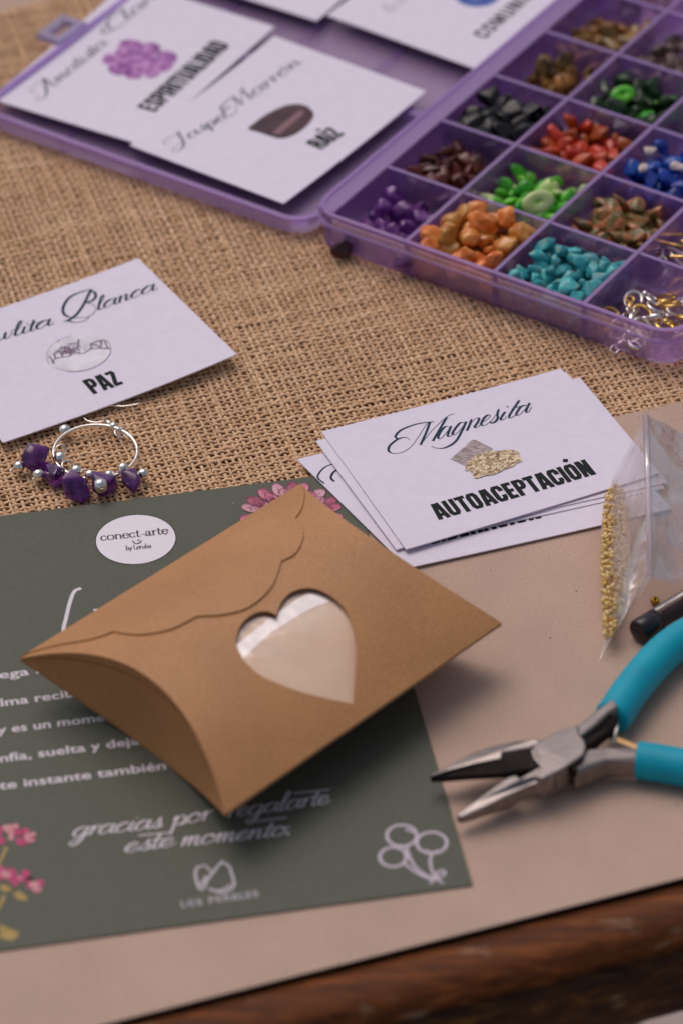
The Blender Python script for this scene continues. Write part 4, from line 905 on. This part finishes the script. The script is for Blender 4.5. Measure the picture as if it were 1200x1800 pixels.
for (x0_, y0_, sx_, sy_, n_) in ((120, 260, 160, 110, 16), (340, 340, 110, 110, 14), (120, 820, 170, 80, 16), (300, 850, 120, 80, 9), (460, 960, 80, 55, 7)):
    for k in range(n_):
        x, y = x0_+rr.uniform(-1, 1)*sx_, y0_+rr.uniform(-1, 1)*sy_; s = rr.uniform(28, 58)
        (A if rr.random() < .72 else B_).polypx(Z10([(x+s*math.cos(t)*(1+.3*rr.random()), y+s*.8*math.sin(t)*(1+.3*rr.random())) for t in np.linspace(0, 6.28, 8, endpoint=False)]))
A.build('flower_print', M_mg[0], gc); B_.build('flower_print', M_mg[1], gc)
for q in ([(0, 950), (60, 930), (150, 980), (160, 1020), (60, 1030), (0, 1000)], [(170, 1060), (260, 1020), (370, 1110), (350, 1150), (230, 1130)], [(0, 1460), (240, 1560), (250, 1610), (160, 1680), (0, 1640)], [(40, 460), (90, 430), (110, 470), (70, 510)]): Y.polypx(Z10(q))
Y.px(Z10([(70, 500), (20, 600), (-30, 720)]), wid=.7); Y.px(Z10([(60, 1080), (10, 1200), (-60, 1320)]), wid=.8)
Y.build('leaf_print', mat('leaf_ochre', (.36, .24, .06), (.44, .31, .10), scale=300, rough=.5), gc)

# ------------------------------------------------------------------ pillow box
ZF = GZ+11.7; HT, HB, DE = 10., 11.5, 9.6
pts = {k: W(*p, ZF)[:2] for k, p in dict(L=(37, 1160), T=(530, 854), R=(880, 1096), B=(395, 1432)).items()}
bu = (pts['T']-pts['L'])+(pts['R']-pts['B']); BL_ = np.linalg.norm(bu)/2; bu /= np.linalg.norm(bu); bv = np.array([bu[1], -bu[0]])
BWd = (float((pts['B']-pts['L'])@bv)+float((pts['R']-pts['T'])@bv))/2; bc = sum(pts.values())/4
pb = thing('pillow_box', (*bc, GZ), 'brown kraft pillow box with scalloped flap and heart window on the green card', 'gift box')
def sk(v):                                   # slight skew so that each tip stands where it is seen
    return 0.
def bmap(u, v):
    s, t = u/BL_+.5, v/BWd+.5
    return (1-t)*((1-s)*pts['L']+s*pts['T'])+t*((1-s)*pts['B']+s*pts['R'])
def buv(u, v, z): q = bmap(u, v); return (q[0], q[1], z)
lens = lambda v: max(0., 1-(2*v/BWd)**2)
ztop = lambda v: ZF+HT*lens(v)
def onbox(px, py):
    z = ZF+5
    u = v = 0.
    for _ in range(60):
        p = W(px, py, z)[:2]-bmap(u, v); u += .8*float(p@bu); v += .8*float(p@bv); z = .5*z+.5*ztop(max(-BWd/2, min(BWd/2, v)))
    return (u, v)
ue = lambda v: BL_/2-DE*lens(v)
NV = 28; vv_ = [-BWd/2+BWd*k/NV for k in range(NV+1)]
outer = [(-ue(v), v) for v in vv_]+[(-BL_/2+BL_*k/24, BWd/2) for k in range(1, 24)]+[(ue(v), v) for v in reversed(vv_)]+[(BL_/2-BL_*k/24, -BWd/2) for k in range(1, 24)]
heart_px = [(486.5, 1083), (470, 1077), (451, 1079), (433, 1090), (421, 1106), (415, 1128), (420, 1146), (432, 1166), (461, 1191), (519, 1215), (572, 1229), (620, 1239), (624, 1182), (625, 1134), (618, 1096), (601, 1066), (572, 1044), (543, 1035.5), (514, 1042), (495, 1060)]
hp = [onbox(*p) for p in heart_px]
heart = [tuple(p) for p in spline(hp[0:12], 4)[:-1]]+[tuple(p) for p in spline(hp[11:]+[hp[0]], 4)[:-1]]
V, F = fill(outer, heart, 3.0)
mesh('top_panel', [buv(u, v, ztop(v)) for u, v in V], F, M_box, pb, smooth=True, solid=.4)
V, F = fill(outer, None, 3.5)
mesh('bottom_panel', [buv(u, v, ZF-HB*lens(v)-.05) for u, v in V], [tuple(reversed(t)) for t in F], M_box, pb, smooth=True, solid=.4)
for sgn in (-1, 1):                          # hollow ends: inner leaf and outer leaf
    for nm, off, k0, k1, dd in (('end_flap', .5, 0., 1., 1.4), ('end_flap', .1, .0, .84, 1.4)):
        v_ = []; f_ = []; K = 10
        for v in vv_:
            top_, bot_ = ztop(v)-.15, ZF-HB*lens(v)+.1
            for k in range(K+1):
                t = k0+(k1-k0)*k/K; z = bot_+(top_-bot_)*t
                v_.append(buv(sgn*(ue(v)-off*min(1., lens(v)*3+.05)-dd*lens(v)*math.sin(math.pi*t)), v, z))
        for i in range(NV):
            for k in range(K): q = (i*(K+1)+k, i*(K+1)+k+1, (i+1)*(K+1)+k+1, (i+1)*(K+1)+k); f_.append(q if sgn > 0 else q[::-1])
        mesh(nm, v_, f_, M_box, pb, smooth=True, solid=.3)
# scalloped closing flap
Z0 = zoomer(0, 820, .55)
scal = []
for seg in ([(72, 603), (180, 580), (290, 560), (365, 535)], [(365, 535), (440, 545), (540, 530), (630, 487)], [(630, 487), (720, 480), (800, 455), (870, 390), (900, 310)], [(900, 310), (945, 285), (968, 240), (966, 200), (945, 173)], [(945, 173), (966, 140), (974, 100), (968, 62)]):
    q = [onbox(*p) for p in Z0(seg)]; scal += spline(q, 6)[:-1]
scal = [tuple(p) for p in scal]
scal = [(max(-BL_/2+.6, min(BL_/2-.6, u)), max(-BWd/2+.05, v)) for u, v in scal]
fo = [(-BL_/2+.3, -BWd/2)]+[p for p in scal]+[(BL_/2-.3, -BWd/2)]+[(BL_/2-BL_*k/20, -BWd/2) for k in range(1, 20)]
V, F = fill(fo, None, 2.6)
def lift(u, v): return .42+.12*max(0., (v+BWd/2)/BWd*1.6)*(1 if abs(u) < BL_/2-6 else .3)
mesh('closing_flap', [buv(u, v, ztop(v)+lift(u, v)) for u, v in V], F, M_box, pb, smooth=True, solid=.34)
# window film, paper lying inside and the painted glare band
hc = (sum(p[0] for p in heart)/len(heart), sum(p[1] for p in heart)/len(heart))
hb = [(hc[0]+(p[0]-hc[0])*1.08, hc[1]+(p[1]-hc[1])*1.08) for p in heart]
V, F = fill(hb, None, 3.)
mesh('window_film', [buv(u, v, ztop(v)-.55) for u, v in V], F, M_film, pb, smooth=True)
V, F = fill([(hc[0]+(p[0]-hc[0])*1.16, hc[1]+(p[1]-hc[1])*1.16) for p in heart[::3]], None, 4.)
mesh('added_liner', [buv(u, v, ztop(v)-1.15) for u, v in V], F, mat('inner_kraft', (.70, .48, .32), (.74, .52, .36), scale=900, rough=.6), pb, smooth=True)  # sheet added close under the window to lighten the dark interior
glare_line = [onbox(*p) for p in ((405, 1150), (470, 1098), (530, 1060), (600, 1030))]
ins_ = [onbox(*p) for p in ((395, 1160), (470, 1103), (530, 1066), (590, 1035), (640, 1070), (640, 1235), (600, 1250), (540, 1240), (440, 1200))]
M_cream = mat('cream_tissue', (.72, .50, .34), (.82, .60, .43), scale=60, rough=.6, bump=.35, bscale=130)
V, F = fill(ins_, None, 2.5)
mesh('tissue', [buv(u, v, ztop(v)-.95+.15*noise.noise(Vector((u*.12, v*.12, 0)))) for u, v in V], F, M_cream, pb, smooth=True)
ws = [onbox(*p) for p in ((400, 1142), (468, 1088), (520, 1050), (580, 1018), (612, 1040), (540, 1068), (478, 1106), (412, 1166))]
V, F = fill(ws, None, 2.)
mesh('glare_band', [buv(u, v, ztop(v)-.72) for u, v in V], F, clear_mat('pale_glare', (.97, .96, .98), (.80, .78, .86), .55, gloss=.05, rough=.3), pb, smooth=True)  # milky strip standing in for the glare on the window film

# ------------------------------------------------------------------ hoop earring with amethyst chips
ZE = zoomer(0, 720, .25)
def E3(x, y, z): p = ZE([(x, y)])[0]; return W(*p, z)
er = thing('hoop_earring', (*E3(670, 300, 1.6)[:2], 1.6), 'silver hoop earring with purple amethyst chips lying below the PAZ card', 'earring')
cc = E3(672, 297, 3.2); R_ = abs(E3(968, 297, 3.2)[0]-E3(380, 297, 3.2)[0])/2
MB().torus(cc, R_, .45, rot=(.05, .03, 0), N=64, n=8).build('hoop', M_silver, er, smooth=True)
for x, y, r_, z in ((458, 150, 36, 3.4), (135, 402, 33, 3.2), (274, 462, 36, 3.2), (425, 340, 36, 3.8), (540, 432, 35, 4.), (635, 460, 30, 3.6), (708, 535, 40, 5.6), (768, 462, 28, 3.6), (868, 414, 33, 3.6), (1008, 455, 33, 3.4), (800, 118, 24, 3.4)):
    MB().sphere(E3(x, y, z), r_*.25/7.45*1.32, 16, 10).build('silver_bead', M_silver, er, smooth=True)
def part_mesh(me, M, parent, pos, rot, name):
    me.materials.append(M); o = bpy.data.objects.new(name, me); COL.objects.link(o); o.parent = parent; o.location = Vector((np.array(pos)-ORG[parent.name]))*MM; o.rotation_euler = rot; return o
for k, (x, y, z, d, rot) in enumerate(((272, 335, 4.0, (3.7, 3.3, 2.6), (.3, .2, .2)), (392, 462, 3.6, (2.5, 4.0, 2.3), (.2, .4, .6)), (530, 545, 4.2, (3.2, 3.4, 2.8), (.5, .1, .9)), (715, 518, 3.6, (3.4, 3.3, 2.4), (.4, .3, .1)), (925, 495, 3.8, (2.3, 3.3, 2.2), (.2, .1, .3)))):
    part_mesh(chip_mesh(400+k*3, [q*.98 for q in d], 14, .2), M_amet, er, E3(x, y, z), rot, 'amethyst_chip')
wires = MB()
wires.torus(E3(432, 285, 3.6), 1.3, .22, rot=(.7, .3, 0), N=18, n=6); wires.torus(E3(480, 395, 3.6), 1.5, .22, rot=(.4, .2, .4), N=18, n=6); wires.torus(E3(590, 455, 3.6), 1.1, .2, rot=(1., .2, 0), N=16, n=6)
wires.torus(E3(830, 470, 3.4), 1.3, .22, rot=(.3, .5, 0), N=18, n=6); wires.torus(E3(845, 165, 3.4), 1.3, .25, rot=(.2, .3, 0), N=18, n=6); wires.torus(E3(862, 148, 3.5), .7, .25, rot=(1., .3, 0), N=14, n=6)
wires.tube([E3(85, 440, 3.), E3(75, 425, 3.2), E3(105, 405, 3.2)], .22, 6); wires.tube([E3(225, 500, 3.), E3(240, 480, 3.2), E3(330, 452, 3.4)], .22, 6); wires.tube([E3(1045, 455, 3.3), E3(960, 450, 3.5)], .2, 6)
wires.build('wire_loops', M_silver, er, smooth=True)
MB().tube([E3(742, 76, 3.), E3(785, 108, 3.2)], .62, 10).build('coil', M_silver, er, smooth=True)
MB().tube(spline([E3(740, 78, 3.), E3(690, 90, 2.9), E3(650, 88, 2.8), E3(610, 74, 2.75), E3(585, 45, 2.6), E3(620, 5, 2.5), E3(740, -25, 2.5), E3(880, -24, 2.6), E3(985, -42, 2.9)], 6), .22, 8).build('ear_hook', M_silver, er, smooth=True)

# ------------------------------------------------------------------ zip bag with seed beads, loose bead, pen
bg = thing('zip_bag', (*W(1110, 960, KZ)[:2], KZ), 'clear plastic zip bag holding tiny gold seed beads, propped beside the card stack', 'zip bag')
rt = [W(1134, 729, 26), W(1139, 870, 21), W(1141, 1010, 13)]
def panel(rows, name, M, parent, wr=.5, seed=0):
    K = 14; n_ = len(rows); grid = []
    R3 = [spline(r_, 8) for r_ in rows]; m_ = len(R3[0]); v_ = []; f_ = []
    for i in range(m_):
        for k in range(K+1):
            t = k/K*(n_-1); a_ = min(int(t), n_-2); w_ = t-a_; p_ = R3[a_][i]*(1-w_)+R3[a_+1][i]*w_
            edgef = math.sin(math.pi*k/K)
            v_.append(p_+np.array([0, 0, wr*edgef*noise.noise(Vector((p_[0]*.13+seed, p_[1]*.13, p_[2]*.05)))*1.6]))
    for i in range(m_-1):
        for k in range(K): f_.append((i*(K+1)+k, i*(K+1)+k+1, (i+1)*(K+1)+k+1, (i+1)*(K+1)+k))
    return mesh(name, v_, f_, M, parent, smooth=True)
# left leaf: front sheet and back sheet of the pouch, right leaf
low = [W(1128, 742, 22), W(1062, 880, 5.), W(1057, 1000, 4.6), W(1062, 1110, 4.), W(1050, 1168, 2.3)]
mid = [W(1130, 745, 24), W(1100, 880, 13.5), W(1099, 990, 11.5), W(1098, 1080, 8.), W(1064, 1140, 3.6)]
rid = [W(1134, 731, 26), W(1138, 830, 22), W(1140, 920, 18), W(1141, 1000, 13.5), W(1137, 1014, 11.5)]
panel([low, mid, rid], 'front_sheet', clear_mat('clear_pouch', (.99, .975, .975), (.84, .74, .76), .20, gloss=.03, rough=.2, bump=.5, bscale=120), bg, .8, 1)
low2 = [p_+np.array([.6, .3, -1.2]) for p_ in low]; mid2 = [W(1130, 745, 20), W(1096, 880, 4.6), W(1092, 990, 3.4), W(1088, 1085, 2.6), W(1060, 1142, 2.2)]; rid2 = [p_+np.array([.4, 0, -1.5]) for p_ in rid]
panel([low2, mid2, rid2], 'back_sheet', M_bag, bg, .2, 5)
rgt = [[W(1136, 729, 26), W(1139, 830, 22), W(1141, 920, 18), W(1142, 1010, 13)], [W(1180, 746, 20), W(1180, 840, 17.5), W(1180, 930, 14), W(1180, 1020, 9)], [W(1290, 782, 8), W(1290, 870, 8), W(1290, 950, 7), W(1290, 1040, 5)]]
panel(rgt, 'side_sheet', M_bag, bg, 2.4, 9)
rg2 = [[p_+np.array([.3, 0, -1.]) for p_ in r_] for r_ in rgt]; panel(rg2, 'side_sheet', M_bag, bg, 1.2, 12)
MB().tube([W(1134, 729, 26.2), W(1138, 830, 22.2), W(1140, 920, 18.2), W(1142, 1012, 13.2)], [.75, .75, .7, .7], 6, flat=.4).build('seal_strip', M_bag2, bg, smooth=True)
sd = MB(); r = random.Random(8); cnt = 0
strip = [(1064, 868), (1058, 930), (1056, 1000), (1058, 1060), (1062, 1120), (1066, 1128), (1080, 1108), (1096, 1050), (1105, 980), (1106, 920), (1096, 865), (1080, 850)]
while cnt < 900:
    x, y = r.uniform(1055, 1108), r.uniform(850, 1130)
    if not inside((x, y), strip): continue
    hh = max(0., 1-abs((x-1072)/26)); z = 4.0+r.random()*4.5*hh; c_ = W(x, y, z)
    sd.sphere(c_, r.uniform(.42, .60), 7, 4); cnt += 1
so_ = sd.build('seed_beads', M_seed, None, smooth=True, base=(*W(1075, 1000, 3)[:2], 3)); tag(so_, 'mass of tiny pale gold seed beads inside the clear zip bag', 'beads', kind='stuff')
ob = MB().torus((0, 0, 0), .62, .48, N=16, n=8); p = W(1150, 1056, KZ+.85)
me = bpy.data.meshes.new('seed_bead'); me.from_pydata([(a*MM, b*MM, c*1.5*MM) for a, b, c in ob.v], [], ob.f); me.polygons.foreach_set('use_smooth', [True]*len(me.polygons)); me.materials.append(mat('loose_gold', (.42, .24, .03), rough=.3, metal=.7))
o = bpy.data.objects.new('seed_bead', me); COL.objects.link(o); o.location = Vector(p)*MM; o.rotation_euler = (.3, .2, 0); tag(o, 'single loose gold seed bead on the kraft sheet beside the bag', 'bead')

pz = KZ+3.1; pa, pb_ = W(1119, 1112, pz), W(1330, 984, pz); pd = (pb_-pa)/np.linalg.norm(pb_-pa)
pen = thing('pen', (*pa[:2], KZ), 'smoky clear pen with a dark end plug lying behind the pliers', 'pen')
at = lambda s: tuple(pa+pd*s)
MB().tube([at(-.1), at(.15), at(.6), at(6.2), at(6.4)], [2.2, 2.7, 2.95, 2.95, 2.6], 24).build('end_plug', mat('pen_black', (.012, .008, .012), (.02, .012, .018), scale=200, rough=.25, spec=.5), pen, smooth=True)
MB().tube([at(6.0), at(6.3), at(70), at(120)], [2.7, 3.0, 3.0, 3.0], 24, cap=False).build('barrel', M_tube, pen, smooth=True)
MB().tube([at(9.0), at(118)], 1.3, 12).build('ink_tube', mat('ink_tube', (.10, .06, .065), rough=.4), pen, smooth=True)

# ------------------------------------------------------------------ pliers
ZP = zoomer(740, 1080, .38333)
pls = thing('pliers', (*W(990, 1330, KZ)[:2], KZ), 'small long-nosed pliers with teal rubber handles at the right', 'pliers')
def pz_(x, y, zt, zb): p = ZP([(x, y)])[0]; q = W(*p, zt); return (q[0], q[1], zt, zb)
A0 = KZ+4.4
# upper jaw (runs through the joint to the lower handle), dark ground inside
MB().prism([pz_(*q) for q in ((38, 738, 7.2, 5.6), (50, 728, 7.4, 5.6), (120, 692, 8.3, 5.8), (240, 632, 9.6, 6.), (330, 600, 10.2, 5.), (430, 580, 10.6, A0), (510, 570, 10.6, A0), (535, 562, 10.6, A0), (545, 590, 10.6, A0), (500, 612, 10.5, A0), (372, 632, 10.4, 5.), (366, 660, 10.2, 6.), (240, 685, 9.5, 6.4), (110, 718, 8.2, 5.8), (52, 742, 7.3, 5.6))]).build('jaw', M_steel, pls, bevel=.35)
MB().prism([pz_(*q) for q in ((40, 740, 7.4, 5.6), (110, 716, 8.4, 6.), (240, 682, 9.7, 7.), (366, 656, 10.4, 7.), (372, 630, 10.5, 6.), (500, 610, 10.6, A0), (552, 690, 10.6, A0), (492, 712, 9.6, 6.6), (430, 722, 9.2, 7.2), (360, 727, 8.9, 7.2), (220, 739, 8.2, 6.8), (100, 747, 7.4, 5.9), (50, 748, 7.1, 5.6))]).build('gripping_face', M_black, pls, bevel=.3)
# lower jaw (runs through the joint to the upper handle)
MB().prism([pz_(*q) for q in ((158, 915, 6.4, 4.4), (250, 850, 7.6, 4.4), (330, 790, 8.6, 4.6), (395, 745, 9.6, 5.), (430, 733, 10.2, A0), (452, 748, 10.4, A0), (540, 694, 10.8, A0), (640, 710, 10.8, A0), (600, 748, 10.6, A0), (480, 790, 9.4, A0), (400, 830, 8.6, 5.), (300, 880, 7.6, 4.6), (200, 925, 6.6, 4.4), (172, 932, 6.4, 4.4))]).build('jaw', M_steel, pls, bevel=.5)
# joint plate
MB().prism([pz_(*q) for q in ((500, 625, 11.4, KZ+3.0), (515, 600, 11.4, KZ+3.0), (560, 565, 11.4, KZ+3.0), (640, 522, 11.4, KZ+3.0), (716, 506, 11.4, KZ+3.0), (724, 548, 11.4, KZ+3.0), (748, 575, 11.4, KZ+3.0), (756, 605, 11.4, KZ+3.0), (744, 642, 11.4, KZ+3.0), (690, 680, 11.3, KZ+3.0), (640, 712, 11.2, KZ+3.0), (560, 752, 11., KZ+3.0), (520, 745, 11., KZ+3.0), (545, 694, 11.2, KZ+3.0), (512, 660, 11.4, KZ+3.0))]).build('joint', M_steel, pls, bevel=.45)
# shank to the upper sleeve, with its dark inner side
MB().prism([pz_(*q) for q in ((640, 528, 10.9, A0), (720, 500, 10.8, A0), (770, 462, 10.8, A0), (815, 425, 10.8, A0), (880, 380, 10.8, A0), (905, 420, 10.8, A0), (860, 447, 10.8, A0), (800, 505, 10.8, A0), (745, 548, 10.8, A0), (700, 570, 10.8, A0))]).build('shank', M_steel, pls, bevel=.6)
MB().prism([pz_(*q) for q in ((722, 552, 9.9, A0), (800, 508, 9.9, A0), (862, 452, 9.9, A0), (905, 470, 9., A0), (880, 520, 8.5, A0), (765, 602, 9.6, A0))]).build('shank', M_black, pls, bevel=.4)
B0 = KZ+1.9
# shank to the lower sleeve
MB().prism([pz_(*q) for q in ((690, 690, 9.8, B0), (735, 640, 9.9, B0), (760, 612, 9.9, B0), (850, 602, 9.8, B0), (975, 612, 9.3, B0), (1040, 640, 8.6, B0), (1040, 668, 8.6, B0), (975, 672, 9.0, B0), (850, 672, 9.2, B0), (760, 706, 9.2, B0), (700, 735, 9.2, B0))]).build('shank', M_steel, pls, bevel=.9)
MB().prism([pz_(*q) for q in ((692, 712, 10.3, 8.), (700, 678, 10.4, 8.), (742, 648, 10.4, 8.), (746, 654, 10.4, 8.), (716, 682, 10.4, 8.), (712, 712, 10.3, 8.))]).build('slot', M_black, pls)
# sleeves
def PP(x, y, z): return np.array(W(*ZP([(x, y)])[0], z))
s1 = spline([PP(868, 482, 6.6), PP(900, 440, 6.6), PP(958, 352, 6.8), PP(1040, 250, 7.), PP(1130, 160, 7.2), PP(1240, 88, 7.2), PP(1400, 20, 7.), PP(1600, -30, 6.8)], 6)
n_ = len(s1); MB().tube(s1, [3.7]+[4.0]+[4.25]*(n_-3)+[4.], 20, flat=.98).build('sleeve', M_teal, pls, smooth=True)
s2 = spline([PP(984, 668, 6.2), PP(1020, 672, 6.2), PP(1100, 684, 6.2), PP(1200, 702, 6.2), PP(1400, 735, 6.4), PP(1700, 760, 6.5)], 6)
n_ = len(s2); MB().tube(s2, [3.8]+[4.15]+[4.35]*(n_-3)+[4.], 20, flat=.94).build('sleeve', M_teal, pls, smooth=True)
MB().tube([PP(902, 488, 8.), PP(890, 540, 7.), PP(874, 596, 6.)], .45, 8).build('spring', M_silver, pls, smooth=True)
a_, b_ = PP(850, 552, 6.), PP(992, 608, 6.5)
MB().tube([a_, b_], .8, 6, flat=.35).build('spring', mat('brass_spring', (.45, .28, .14), rough=.35, metal=1.), pls)

cr_ = MB(); r = random.Random(21)
for _ in range(7):
    x, y = r.uniform(760, 1190), r.uniform(1000, 1560); c_ = W(x, y, KZ+.12)
    cr_.sphere(c_, r.uniform(.08, .18), 6, 4)
co_ = cr_.build('crumbs', mat('crumb', (.09, .05, .035), rough=.8), None, base=(*W(980, 1250, KZ)[:2], KZ)); tag(co_, 'tiny dark crumbs scattered on the kraft sheet', 'crumbs', kind='stuff')
